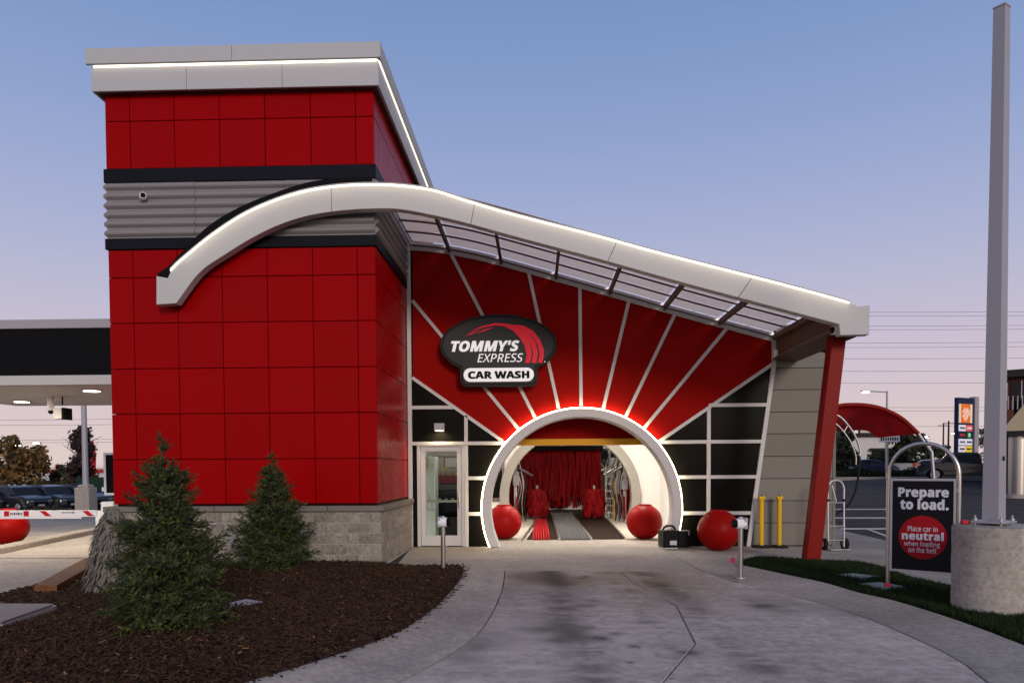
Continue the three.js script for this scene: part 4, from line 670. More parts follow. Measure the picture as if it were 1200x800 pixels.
// ---------- entrance sign on a hoop ----------
{
  const a = onY(1040.5, 692, 0), bz = -9.8, b = V(atX(1124.5, 9.8), 0, bz), w = Math.hypot(b.x - a.x, b.z - a.z), turn = Math.atan2(-(b.z - a.z), b.x - a.x);
  const t = thing('hoop_sign', 'black sign reading Prepare to load on a bent steel hoop in the grass', 'sign', [(a.x + b.x) / 2, 0, (a.z + b.z) / 2], turn);
  const top = onZ(1082, 519.5, (a.z + bz) / 2).y, pts = [V(-w / 2, 0, 0), V(-w / 2, top - w * 0.5, 0)]; for (let k = 1; k < 16; k++) { const g = Math.PI - Math.PI * k / 16; pts.push(V(w / 2 * Math.cos(g), top - w / 2 + w / 2 * Math.sin(g), 0)); } pts.push(V(w / 2, top - w * 0.5, 0), V(w / 2, 0, 0));
  mesh('hoop', tube(pts, 0.026, 90, 12), M.steel, t);
  const y1 = onZ(1042, 560.5, a.z).y, y0 = onZ(1042, 668, a.z).y, pw = w - 0.045, ph = y1 - y0, cy = (y0 + y1) / 2, Z = 0.02;
  mesh('frame', [box(pw, 0.03, 0.05, 0, y1 - 0.015, 0), box(pw, 0.03, 0.05, 0, y0 + 0.015, 0), box(0.03, ph - 0.06, 0.05, -pw / 2 + 0.015, cy, 0), box(0.03, ph - 0.06, 0.05, pw / 2 - 0.015, cy, 0)], M.galv, t);
  mesh('panel', box(pw - 0.06, ph - 0.06, 0.03, 0, cy, 0), std(0.006, 0.006, 0.009, 0.4), t);
  const wt = std(0.62, 0.63, 0.68, 0.6), e = ph / 382, L = (str, f, ww, hh, x, y, fat, m = wt) => mesh('lettering', text(str, f, ww * e, hh * e, 0.003, 0, fat).translate(x * e, cy + y * e, Z - 0.004 + 0.0), m, t);
  // sizes are in the sign's own grid: 272 wide, 382 high, centre 0
  L('Prepare', fBold, 184, 50, 2, 130, 0.04); L('to load.', fBold, 176, 44, 6, 87, 0.04);
  mesh('red_disc', cyl(88 * e, 88 * e, 0.004, 48).rotateX(Math.PI / 2).translate(2 * e, cy - 47 * e, Z - 0.003), std(0.34, 0.006, 0.012, 0.55), t);
  const L2 = (str, f, ww, hh, x, y, fat) => mesh('lettering', text(str, f, ww * e, hh * e, 0.003, 0, fat).translate(x * e, cy + y * e, Z + 0.0005), wt, t);
  L2('Place car in', fReg, 108, 22, 2, -12, 0.012); L2('neutral', fBold, 152, 34, 2, -41, 0.035); L2('when loading', fReg, 130, 26, 0, -76, 0.012); L2('on the belt', fReg, 102, 22, 2, -98, 0.012);
  for (const k of [-1, 1]) for (const y of [y0 + 0.15, y1 - 0.15]) mesh('clamp', rbox(0.05, 0.04, 0.05, 0.006, k * (w / 2 - 0.01), y, 0), M.galv, t);
  mesh('base_collar', cyl(0.035, 0.085, 0.11, 16, -w / 2, 0.05, 0), std(0.75, 0.05, 0.09, 0.6), t); mesh('base_collar', cyl(0.035, 0.085, 0.11, 16, w / 2, 0.05, 0), std(0.75, 0.05, 0.09, 0.6), t);
}
// ---------- light pole on a round concrete pier ----------
{
  const d = 8.75, x = atX(1170, d), r = 0.445, topY = onZ(1166, 615, -d).y, pier = thing('concrete_pier', 'round board-marked concrete pier at the grass edge', 'pier', [x, 0, -d]);
  const pts = []; pts.push(new THREE.Vector2(0.001, -0.1), new THREE.Vector2(r, -0.1)); for (let k = 0; k < 9; k++) { const y0 = 0.01 + (topY - 0.03) * k / 9, y1 = 0.01 + (topY - 0.03) * (k + 1) / 9, o = R(-0.004, 0.004); pts.push(new THREE.Vector2(r + o, y0 + 0.002), new THREE.Vector2(r + o + R(-0.002, 0.002), y1 - 0.008), new THREE.Vector2(r + o - 0.007, y1 - 0.003)); } pts.push(new THREE.Vector2(r - 0.012, topY), new THREE.Vector2(0.001, topY));
  const g = new THREE.LatheGeometry(pts, 64), uv = g.attributes.uv, ps = g.attributes.position; for (let i = 0; i < uv.count; i++) uv.setXY(i, uv.getX(i) * 2.9, ps.getY(i) * 1.0); mesh('shaft', g, std(0.95, 0.93, 0.9, 0.9, 0, { map: texConc, bumpMap: bumpConc, bumpScale: 0.005 }), pier);
  const P = thing('light_pole', 'tall square grey steel pole bolted on the round concrete pier', 'pole', [atX(1166, d), topY, -d], 0.62), h = onZ(1172, 10, -d).y - topY;
  const sq = new THREE.CylinderGeometry(0.086, 0.122, h - 0.05, 4, 1).rotateY(Math.PI / 4).translate(0, 0.05 + (h - 0.05) / 2, 0); mesh('shaft', toCreasedNormals(sq, 0.3), M.poleGrey, P);
  mesh('base_plate', rbox(0.34, 0.025, 0.34, 0.005, 0, 0.038, 0), M.galv, P); mesh('top_cap', rbox(0.135, 0.02, 0.135, 0.005, 0, h + 0.01, 0), M.poleGrey, P); mesh('hand_hole', rbox(0.012, 0.05, 0.05, 0.004, 0.0, 0.75, 0.08), M.dark, P);
  for (const [i, j] of [[1, 1], [1, -1], [-1, 1], [-1, -1]]) { const b = mesh('anchor_bolt', cyl(0.012, 0.012, 0.11, 8, i * 0.135, 0.055, j * 0.135), M.steel, P); mesh('nut', cyl(0.024, 0.024, 0.024, 6, i * 0.135, 0.065, j * 0.135), M.galv, b); }
  const v = onZ(1136, 613, -d - 0.1); tag(mesh('red_plug', rbox(0.09, 0.05, 0.07, 0.02, x - 0.3, topY + 0.026, -d - 0.1), std(0.5, 0.03, 0.04, 0.5)), 'small red plastic cap lying on the concrete pier', 'cap');
}
// ---------- grass strip ----------
{
  const poly = [...gG, ...gT.slice().reverse()];
  struct(mesh('soil', slab(inset(poly, 0.004), 0.01, 0.08, 0.004), std(0.05, 0.04, 0.03, 0.95)), 'dark soil under the strip of grass', 'soil');
  const lids = [[[976, 673.5], [1000, 672], [1036, 676], [1010, 679]], [[1006, 684.5], [1030, 682], [1064, 688], [1035, 692]]].map((l) => inset(gnd(l, 0.05), 0.02));
  const bl = []; for (let k = 0; k < 9; k++) { const h = R(0.03, 0.085), w = 0.005, a = R(0, 6.28), l = R(0.01, 0.045), x = R(-0.03, 0.03), z = R(-0.03, 0.03), g = new THREE.BufferGeometry(), c = Math.cos(a), s = Math.sin(a); g.setAttribute('position', new THREE.Float32BufferAttribute([x - s * w, 0, z + c * w, x + s * w, 0, z - c * w, x + c * l * 0.4 + s * w * 0.7, h * 0.6, z + s * l * 0.4 - c * w * 0.7, x - s * w, 0, z + c * w, x + c * l * 0.4 + s * w * 0.7, h * 0.6, z + s * l * 0.4 - c * w * 0.7, x + c * l, h, z + s * l], 3)); g.computeVertexNormals(); bl.push(g); }
  const xs = poly.map((q) => q[0]), zs = poly.map((q) => q[1]), x0 = Math.min(...xs), x1 = Math.min(9, Math.max(...xs)), z0 = Math.min(...zs), z1 = Math.min(-4, Math.max(...zs)), at = [];
  while (at.length < 22000) { const x = R(x0, x1), z = R(z0, z1); if (inside(poly, x, z) && !lids.some((l) => inside(l, x, z))) at.push([x, z]); }
  const im = new THREE.InstancedMesh(merge(bl), std(1, 1, 1, 0.85, 0, { side: THREE.DoubleSide }), at.length), m = new THREE.Matrix4(), c = new THREE.Color();
  at.forEach(([x, z], i) => { m.compose(V(x, 0.008, z), new THREE.Quaternion().setFromAxisAngle(V(0, 1, 0), R(0, 6.28)), V(1, R(0.6, 1.35), 1)); im.setMatrixAt(i, m); const k = R(0.6, 1.3); im.setColorAt(i, c.setRGB(0.02 * k, 0.034 * k * R(0.9, 1.1), 0.011 * k)); });
  im.name = 'grass'; im.castShadow = im.receiveShadow = true; scene.add(tag(im, 'dark short grass in the strip between kerb and walk', 'grass', null, 'stuff'));
  for (const [p4, label] of [[[[976, 673.5], [1000, 672], [1036, 676], [1010, 679]], 'grey green utility lid in the grass behind the hoop sign'], [[[1006, 684.5], [1030, 682], [1064, 688], [1035, 692]], 'grey green utility lid in the grass at the hoop sign foot']]) { const o = thing('valve_box', label, 'utility lid', [0, 0, 0], 0, 'utility lids in the grass'), q = gnd(p4, 0.05); mesh('cover', slab(q, 0.06, 0.05, 0.008), std(0.22, 0.27, 0.24, 0.8, 0, { bumpMap: bumpConc, bumpScale: 0.003 }), o); mesh('rim', slab(inset(q, -0.03), 0.045, 0.08, 0.006), std(0.14, 0.17, 0.15, 0.85), o); const cx = q.reduce((s, a) => s + a[0], 0) / 4, cz = q.reduce((s, a) => s + a[1], 0) / 4; mesh('bolt', cyl(0.02, 0.02, 0.01, 6, cx, 0.064, cz), M.galv, o); recentre(o, cx, 0, cz); }
  const f = onY(866, 676, 0), fl = thing('marking_flag', 'tiny pink marking flag stuck beside the sensor post', 'flag', [f.x - 0.06, 0, f.z + 0.0]); mesh('wire', cyl(0.003, 0.003, 0.3, 5, 0, 0.15, 0), M.galv, fl); mesh('flag', plate([[0, 0.2], [-0.08, 0.24], [-0.06, 0.3], [0, 0.3]], 0.002, 0.004, 0), std(0.8, 0.08, 0.2, 0.7), fl);
}
// ---------- mulch bed ----------
const mulchPoly = [...gK, ...gnd([[-160, 900], [-300, 770], [-60, 713.5], [38, 690.5], [100, 673.5], [137, 658.5]]), [XL - 0.07, ZT + 0.08], [XR + 0.085, ZT + 0.08], ...gnd([[463, 664]])];
const mulchY = (x, z) => 0.045 + 0.07 * Math.exp(-((x + 3.6) ** 2 + (z + 7.4) ** 2) / 2.2) + 0.05 * Math.exp(-((x + 4.1) ** 2 + (z + 11.7) ** 2) / 1.6) + 0.018 * Math.sin(x * 2.1 + z) * Math.sin(z * 1.7 - x * 0.6);
{
  const xs = mulchPoly.map((q) => q[0]), zs = mulchPoly.map((q) => q[1]), x0 = Math.min(...xs), x1 = Math.max(...xs), z0 = Math.min(...zs), z1 = Math.max(...zs);
  const tri = THREE.ShapeUtils, step = 0.11, pos = [], uv = [], idx = [], N = Math.ceil((x1 - x0) / step), Mz = Math.ceil((z1 - z0) / step), id = (i, j) => j * (N + 1) + i;
  for (let j = 0; j <= Mz; j++) for (let i = 0; i <= N; i++) { const x = x0 + i * step, z = z0 + j * step; pos.push(x, mulchY(x, z) + R(-0.008, 0.012), z); uv.push(x, z); }
  for (let j = 0; j < Mz; j++) for (let i = 0; i < N; i++) if (inside(mulchPoly, x0 + (i + 0.5) * step, z0 + (j + 0.5) * step)) idx.push(id(i, j), id(i, j + 1), id(i + 1, j), id(i + 1, j), id(i, j + 1), id(i + 1, j + 1));
  const g = new THREE.BufferGeometry(); g.setAttribute('position', new THREE.Float32BufferAttribute(pos, 3)); g.setAttribute('uv', new THREE.Float32BufferAttribute(uv, 2)); g.setIndex(idx); g.computeVertexNormals();
  const under = slab(inset(mulchPoly, 0.01), 0.035, 0.08, 0.002);
  struct(mesh('mulch_bed', [g, under], M.soil), 'dark brown mulch bed in front of the tower', 'mulch bed');
  const n = 30000, chip = new THREE.BoxGeometry(0.055, 0.006, 0.013), im = new THREE.InstancedMesh(chip, std(1, 1, 1, 0.95), n), m = new THREE.Matrix4(), c = new THREE.Color(), e = new THREE.Euler(), q = new THREE.Quaternion(); let k = 0;
  while (k < n) { const x = R(x0, x1), z = R(z0, z1); if (!inside(mulchPoly, x, z)) continue; const near = R(0, 1); if (z < -9 && near < 0.35) continue; e.set(R(-0.5, 0.5), R(0, 6.28), R(-0.5, 0.5)); m.compose(V(x, mulchY(x, z) + R(0.004, 0.022), z), q.setFromEuler(e), V(R(0.5, 1.5), R(0.8, 1.6), R(0.6, 1.5))); im.setMatrixAt(k, m); const t = R(0, 1), b = t < 0.008 ? 0.24 : R(0.02, 0.075); im.setColorAt(k++, c.setRGB(b, b * R(0.46, 0.58), b * R(0.26, 0.36))); }
  for (let i = 0; i < 260; i++) { const k0 = Math.floor(R(2, 36)), f = R(0, 1) ** 2.5 * 0.16, x = gK[k0][0] + (gL[k0][0] - gK[k0][0]) * f, z = gK[k0][1] + (gL[k0][1] - gK[k0][1]) * f; e.set(R(-0.15, 0.15), R(0, 6.28), R(-0.15, 0.15)); m.compose(V(x + R(-0.05, 0.05), 0.082, z + R(-0.05, 0.05)), q.setFromEuler(e), V(R(0.3, 1), 1, R(0.5, 1.2))); im.setMatrixAt(i, m); }
  im.name = 'mulch_chips'; im.castShadow = im.receiveShadow = true; scene.add(tag(im, 'loose shredded bark strewn over the mulch bed', 'mulch', null, 'stuff'));
}
// ---------- spruces ----------
function needles(o, dir, len, n, r, col, P, C) { // a twig clothed in needles
  const up = Math.abs(dir.y) > 0.9 ? V(1, 0, 0) : V(0, 1, 0), s = dir.clone().cross(up).normalize(), t = s.clone().cross(dir), v = V(0, 0, 0), w = V(0, 0, 0);
  for (let k = 0; k < n; k++) {
    const f = (k + rnd()) / n, a = rnd() * 6.283, nl = R(0.02, 0.034) * r * (1.1 - 0.35 * f), c = Math.cos(a), d = Math.sin(a) * 0.8 + 0.3, b = o.clone().addScaledVector(dir, f * len);
    v.copy(dir).multiplyScalar(0.8).addScaledVector(s, c).addScaledVector(t, d).normalize(); w.copy(v).cross(dir).normalize().multiplyScalar(0.0052 * r);
    P.push(b.x - w.x, b.y - w.y, b.z - w.z, b.x + w.x, b.y + w.y, b.z + w.z, b.x + v.x * nl, b.y + v.y * nl, b.z + v.z * nl);
    const q = R(0.8, 1.2); for (let i = 0; i < 3; i++) C.push(col[0] * q, col[1] * q, col[2] * q);
  }
}
const table = (t) => (f) => { let k = 1; while (k < t.length - 1 && f > t[k][0]) k++; const a = t[k - 1], b = t[k]; return a[1] + (b[1] - a[1]) * Math.min(1, Math.max(0, (f - a[0]) / (b[0] - a[0]))); };
function spruce(at, H, rad0, label, dense, lean, shape) {
  const t = thing('spruce_tree', label, 'spruce tree', [at.x, at.y, at.z], 0, 'young spruces in the mulch bed');
  const tr = []; for (let k = 0; k < 6; k++) tr.push(rod(V(lean * k / 6, H * k / 6, 0), V(lean * (k + 1) / 6, H * (k + 1) / 6, 0), 0.035 * (1 - k / 6) + 0.004, 8, 0.035 * (1 - (k + 1) / 6) + 0.004));
  mesh('trunk', tr, std(0.09, 0.06, 0.04, 0.9), t);
  const P = [], C = [], wood = [], nb = dense, green = () => { const k = R(0.75, 1.25); return rnd() < 0.25 ? [0.085 * k, 0.1 * k, 0.018 * k] : [0.03 * k, 0.046 * k, 0.012 * k]; };
  for (let b = 0; b < nb; b++) {
    const f = 0.03 + 0.93 * ((b + rnd()) / nb) ** 1.25, y = f * H, L = rad0 * shape(f) * R(0.58, 1.16), a = b * 2.399 + R(-0.4, 0.4), el = -0.05 + f * f * 0.95 + R(-0.3, 0.3);
    const dir = V(Math.cos(a) * Math.cos(el), Math.sin(el), Math.sin(a) * Math.cos(el)), o = V(lean * f, y, 0), side = V(-Math.sin(a), 0, Math.cos(a));
    const pt = (s) => o.clone().addScaledVector(dir, s * L).add(V(0, -0.07 * s * L + 0.2 * s * s * L * 0.6, 0));
    if (f > 0.8 && rnd() < 0.6) continue;
    if (L > 0.12) wood.push(rod(pt(0), pt(1), 0.008, 4, 0.003));
    const n = Math.max(4, Math.round(L / 0.02));
    for (let k = 0; k < n; k++) {
      const s = 0.15 + 0.85 * (k + rnd() * 0.8) / n, q = pt(s), tl = Math.min(0.2, (0.06 + 0.3 * L * (1.1 - s))) * R(0.6, 1.25), roll = (k % 3 - 1) * 1.25 + R(-0.6, 0.6) + (rnd() < 0.5 ? Math.PI : 0);
      const d = dir.clone().multiplyScalar(R(0.55, 1)).addScaledVector(side, Math.sin(roll + 1.57) * R(0.45, 0.95)).add(V(0, Math.sin(roll) * 0.6 + 0.1, 0)).normalize();
      needles(q, d, tl, Math.round(tl / 0.0042), 1.1, green(), P, C);
    }
    needles(pt(0.3), pt(1).sub(pt(0.3)).normalize(), L * 0.75, Math.round(L / 0.006), 1, green(), P, C);
  }
  needles(V(lean * 0.8, H * 0.8, 0), V(lean * 0.2, H * 0.2, 0).normalize(), H * 0.2, 90, 0.9, [0.07, 0.08, 0.03], P, C);
  const g = new THREE.BufferGeometry(); g.setAttribute('position', new THREE.Float32BufferAttribute(P, 3)); g.setAttribute('color', new THREE.Float32BufferAttribute(C, 3)); g.computeVertexNormals();
  mesh('crown', g, new THREE.MeshStandardMaterial({ vertexColors: true, roughness: 0.7, side: THREE.DoubleSide }), t).userData.kind = 'stuff'; mesh('branches', wood, std(0.10, 0.07, 0.045, 0.9), t).userData.kind = 'stuff';
}
{
  const a = onY(200, 737, 0.06), b = onY(322, 667, 0.06);
  spruce(V(a.x, mulchY(a.x, a.z) - 0.02, a.z), onZ(193, 512, a.z).y - 0.06, 0.62, 'larger young spruce with bare leader in front of the grey shrub', 270, -0.06, table([[0, 0.8], [0.12, 0.97], [0.28, 1], [0.42, 0.78], [0.55, 0.62], [0.63, 0.5], [0.72, 0.42], [0.79, 0.3], [0.84, 0.15], [1, 0.05]]));
  spruce(V(b.x, mulchY(b.x, b.z) - 0.02, b.z), onZ(319, 528, b.z).y - 0.06, 0.63, 'smaller dense spruce close to the block base', 270, -0.02, table([[0, 0.8], [0.1, 0.95], [0.24, 1], [0.38, 0.8], [0.52, 0.66], [0.66, 0.48], [0.77, 0.3], [0.84, 0.13], [1, 0.05]]));
}
// ---------- grey drooping shrub ----------
{
  const d = 10.1, x = atX(131, d), H = onZ(131, 594, -d).y - 0.05, s = thing('grey_shrub', 'dull grey drooping shrub with ragged edge behind the larger spruce', 'shrub', [x, 0.05, -d]);
  const P = [], C = [], n = 1500;
  for (let k = 0; k < n; k++) {
    const f = rnd(), a = R(0, 6.283), y = H * (1 - f * 0.93), r = 0.40 * Math.sqrt(f) * R(0.8, 1.02) * (1 - 0.12 * f), o = V(r * Math.cos(a), y, r * Math.sin(a)), len = R(0.07, 0.16), out = R(0.3, 0.75), w = R(0.012, 0.022);
    const dir = V(Math.cos(a) * out, -R(0.5, 0.85), Math.sin(a) * out).normalize(), sd = V(-Math.sin(a), R(-0.2, 0.2), Math.cos(a)).multiplyScalar(w), m = o.clone().addScaledVector(dir, len * 0.45), e = o.clone().addScaledVector(dir, len).add(V(0, -0.02, 0));
    for (const q of [o, m.clone().add(sd), m.clone().sub(sd), m.clone().add(sd), e, m.clone().sub(sd)]) P.push(q.x, q.y, q.z);
    const g = R(0.8, 1.2); for (let i = 0; i < 6; i++) C.push(0.16 * g, 0.142 * g, 0.122 * g);
  }
  const g = new THREE.BufferGeometry(); g.setAttribute('position', new THREE.Float32BufferAttribute(P, 3)); g.setAttribute('color', new THREE.Float32BufferAttribute(C, 3)); g.computeVertexNormals();
  mesh('foliage', g, new THREE.MeshStandardMaterial({ vertexColors: true, roughness: 0.9, side: THREE.DoubleSide }), s).userData.kind = 'stuff';
  const pts = []; for (let k = 0; k <= 14; k++) { const f = k / 14; pts.push(new THREE.Vector2(Math.max(0.001, 0.34 * Math.sqrt(f) * (1 - 0.1 * f)), H * 0.97 * (1 - f))); } const lg = new THREE.LatheGeometry(pts, 28), q = lg.attributes.position; for (let i = 0; i < q.count; i++) { const k = 1 + 0.07 * Math.sin(q.getX(i) * 30 + q.getY(i) * 19) * Math.sin(q.getZ(i) * 27); q.setX(i, q.getX(i) * k); q.setZ(i, q.getZ(i) * k); } lg.computeVertexNormals(); mesh('core', lg, std(0.13, 0.115, 0.10, 0.95), s);
}
// ---------- plank, hatch, grate, tap ----------
{
  const a = gnd([[39, 687], [66, 687], [122, 655], [98, 655]], 0.12), o = thing('wooden_plank', 'thick brown plank lying along the edge of the pay lane', 'plank', [0, 0, 0]); mesh('board', slab(a, 0.135, 0.11, 0.008), M.wood, o); recentre(o, a[0][0], 0, a[0][1]);
  const h = gnd([[-70, 709], [63, 709.5], [2, 731], [-130, 731]], 0.1), t = thing('metal_hatch', 'diamond plate metal hatch on a concrete frame in the mulch', 'hatch', [0, 0, 0]); mesh('lid', slab(h, 0.125, 0.02, 0.004), std(0.17, 0.15, 0.165, 0.6, 0, { bumpMap: tex(128, (i) => { const x = i % 128, y = i >> 7, a = ((x + y) % 32) - 16, b = ((x - y + 128) % 32) - 16; return ((x >> 5) + (y >> 5)) % 2 ? (Math.abs(a) < 4 ? 1 : 0.3) : (Math.abs(b) < 4 ? 1 : 0.3); }, false, 0.22), bumpScale: 0.006 }), t); mesh('frame', slab(inset(h, -0.02), 0.1, 0.08, 0.004), M.galv, t); mesh('skirt', slab(inset(h, -0.03), 0.05, 0.06, 0.004), M.conc, t); recentre(t, h[0][0], 0, h[0][1]);
  const g = gnd([[268, 718], [308, 707], [288, 704], [250, 714]], 0.07), gr = thing('drain_grate', 'small galvanised grate in the mulch beside the larger spruce', 'grate', [0, 0, 0]); mesh('frame', slab(g, 0.075, 0.03, 0.003), M.galv, gr); for (let k = 0; k < 12; k++) { const f = (k + 0.5) / 12, A = V(g[0][0] + (g[1][0] - g[0][0]) * f, 0.09, g[0][1] + (g[1][1] - g[0][1]) * f), B = V(g[3][0] + (g[2][0] - g[3][0]) * f, 0.09, g[3][1] + (g[2][1] - g[3][1]) * f); mesh('bar', rod(A, B, 0.012, 4), M.galv, gr); } recentre(gr, g[0][0], 0.05, g[0][1]);
  const w = onZ(274, 572.5 + 62, ZT + 0.12), tp = thing('hose_tap', 'small grey hose tap on the block base between the spruces', 'tap', [w.x, onZ(274, 635, ZT + 0.12).y, ZT + 0.1]); mesh('box', rbox(0.13, 0.1, 0.05, 0.01), M.galv, tp); mesh('spout', cyl(0.02, 0.02, 0.08, 10).rotateX(1.2).translate(0, -0.02, 0.05), M.steel, tp); mesh('knob', cyl(0.03, 0.03, 0.015, 10).rotateX(1.57).translate(0.03, 0.03, 0.04), M.black, tp);
}
// ---------- wall lamp and cameras ----------
{
  const q = onZ(515, 500.5, ZW + 0.12), t = thing('wall_lamp', 'small square grey down-lamp above the glass door', 'wall lamp', [q.x, q.y, ZW + 0.03]);
  mesh('housing', [box(0.2, 0.16, 0.012, 0, 0, 0.196), box(0.2, 0.16, 0.012, 0, 0, 0.01), box(0.012, 0.16, 0.174, -0.094, 0, 0.103), box(0.012, 0.16, 0.174, 0.094, 0, 0.103), box(0.176, 0.012, 0.174, 0, 0.074, 0.103)], M.poleGrey, t);
  mesh('bulb', box(0.15, 0.012, 0.15, 0, -0.03, 0.103), glow(1, 0.85, 0.5, 5), t); area(0.15, 0.15, V(0, -0.045, 0.103), V(0, -2, 0.05), 130, [1, 0.82, 0.45], t);
}
function cam(x, y, z, turn, label, r = 0.055) { const t = thing('security_camera', label, 'camera', [x, y, z], turn, 'cameras on the car wash'); mesh('mount', cyl(r * 0.9, r * 1.1, 0.03, 14).rotateX(Math.PI / 2).translate(0, 0, 0.015), M.lit, t); mesh('body', [new THREE.SphereGeometry(r, 18, 12).translate(0, -0.01, 0.05), cyl(r, r, 0.1, 18).rotateX(Math.PI / 2).translate(0, -0.01, 0.1)], M.lit, t); mesh('lens', cyl(r * 0.78, r * 0.78, 0.02, 16).rotateX(Math.PI / 2).translate(0, -0.01, 0.152), M.black, t); }
{ const q = onZ(165, 230, ZT + 0.1); cam(q.x, q.y, ZT + 0.045, 0.5, 'small white camera on the ribbed tower siding'); }
{ const q = onZ(980, 387, ZF - 0.3); cam(q.x + 0.05, q.y, ZF - 0.28, -1.2, 'white dome camera under the canopy end by the red column', 0.075); }
{ const q = onZ(913, 414, ZW + 0.15), t = thing('sensor_box', 'small white box where the canopy meets the boarded wall', 'box', [q.x, q.y, ZW + 0.03]); mesh('case', rbox(0.13, 0.17, 0.1, 0.015, 0, 0, 0.06), M.lit, t); mesh('lens', cyl(0.02, 0.02, 0.01, 10).rotateX(1.57).translate(0, -0.04, 0.113), M.black, t); }

// writing too small in the photograph to read: a row of letter-high strokes
function marks(w, h, t, n) { const o = []; for (let k = 0; k < n; k++) o.push(box(w / n * R(0.45, 0.75), h * R(0.7, 1), t, -w / 2 + w * (k + 0.5) / n, 0, t / 2)); return merge(o); }

// ---------- flat canopy of the pay lane ----------
{
  const zf = -15, zb = -19.6, x1 = XL - 0.08, x0 = atX(-160, 15), Y = (v) => onZ(60, v, zf).y, yt = Y(375), y2 = Y(385.5), y3 = Y(440), y4 = Y(451.5);
  const c = thing('pay_canopy', 'flat pay lane canopy with black band and lit white soffit beside the tower', 'canopy', [x1, 0, zf]); const w = x1 - x0, cx = -w / 2;
  mesh('roof', box(w, yt - y4 - 0.06, zf - zb, cx, (yt + y4) / 2, (zb - zf) / 2 - 0.06), M.dark, c);
  mesh('top_trim', rbox(w, yt - y2, 0.14, 0.01, cx, (yt + y2) / 2, 0.02), M.poleGrey, c); mesh('black_band', rbox(w, y2 - y3 - 0.004, 0.08, 0.006, cx, (y2 + y3) / 2, 0.0), M.black, c); mesh('lower_trim', rbox(w, y3 - y4 - 0.004, 0.12, 0.01, cx, (y3 + y4) / 2, 0.01), M.fascia, c);
  const n = 8; for (let k = 0; k < n; k++) { const d = (zf - zb - 0.1) / n; mesh('soffit_panel', rbox(w - 0.01, 0.03, d - 0.012, 0.004, cx, y4 + 0.015, -0.1 - d * (k + 0.5)), M.fascia, c); }
  for (const s of [0.15]) mesh('column', rbox(0.25, y4, 0.25, 0.02, -w + 0.3, y4 / 2, -2.3), M.poleGrey, c);
  for (const [u, v] of [[25, 469.5], [107, 456.5], [-50, 458]]) { const q = onY(u, v, y4); const L = mesh('downlight', cyl(0.2, 0.2, 0.03, 24, q.x - x1, y4 - 0.014, q.z - zf), M.white, c); mesh('lens', cyl(0.16, 0.16, 0.012, 24, q.x - x1, y4 - 0.034, q.z - zf), glow(1, 0.88, 0.7, 6), L); area(0.28, 0.28, V(q.x - x1, y4 - 0.05, q.z - zf), V(q.x - x1, 0, q.z - zf), 380, [1, 0.86, 0.66], c); }
  const q = onZ(73, 485, -17.2), t = thing('hanging_reader', 'pale camera box hanging under the pay lane canopy', 'camera box', [q.x, y4, -17.2]); mesh('stem', cyl(0.015, 0.015, 0.2, 8, 0, -0.1, 0), M.black, t); const by = q.y - y4; mesh('case', rbox(0.2, 0.24, 0.3, 0.02, -0.03, by, 0), M.lit, t); mesh('hood', rbox(0.06, 0.27, 0.32, 0.01, 0.1, by, 0), M.black, t);
  const q2 = onZ(59, 482, -17.2), t2 = thing('dome_camera', 'small dome camera under the pay lane canopy', 'camera', [q2.x, y4, -17.2]); mesh('mount', cyl(0.07, 0.07, y4 - q2.y - 0.02, 16, 0, -(y4 - q2.y - 0.02) / 2, 0), M.lit, t2); mesh('dome', new THREE.SphereGeometry(0.06, 16, 12).translate(0, q2.y - y4, 0), M.black, t2);
}
// ---------- boom barrier ----------
{
  const z = -14.6, a = onZ(-140, 603, z), b = onZ(113, 601.5, z), t = thing('boom_barrier', 'white boom barrier arm with red stripes across the pay lane', 'barrier', [b.x + 0.25, 0, z]);
  const X = (u) => onZ(u, 601.5, z).x - b.x - 0.25, y = b.y, h = 0.13; mesh('arm', rbox(X(113) - X(-140), h, 0.04, 0.008, (X(113) + X(-140)) / 2, y, 0), M.lit, t); mesh('lower_edge', rbox(X(95) - X(-140), 0.035, 0.03, 0.006, (X(95) + X(-140)) / 2, y - h / 2 - 0.018, 0), M.lit, t);
  const red = std(0.5, 0.012, 0.02, 0.5); [[5, 11, 0], [28, 34, 0], [50, 57, 3], [100, 107, 3], [-40, -30, 3], [-90, -80, 3]].forEach(([u0, u1, s]) => { const d = X(u1) - X(u0), o = s ? 0.06 : 0; mesh('stripe', plate([[X(u0) - o, y + 0.055], [X(u1) - o, y + 0.055], [X(u1) + o, y - 0.05], [X(u0) + o, y - 0.05]], 0.0235, 0.006, 0), red, t); });
  mesh('housing', rbox(0.3, 0.95, 0.3, 0.03, 0.06, 0.475, -0.1), M.lit, t); mesh('pivot', cyl(0.06, 0.06, 0.12, 16).rotateX(1.571).translate(-0.0, y, 0.04), M.galv, t);
  mesh('lettering', marks(0.26, 0.028, 0.003, 8).translate(X(80), y + 0.02, 0.021), M.black, t); mesh('lettering', marks(0.25, 0.05, 0.003, 7).translate(X(19.5), y + 0.0, 0.021), M.black, t);
}
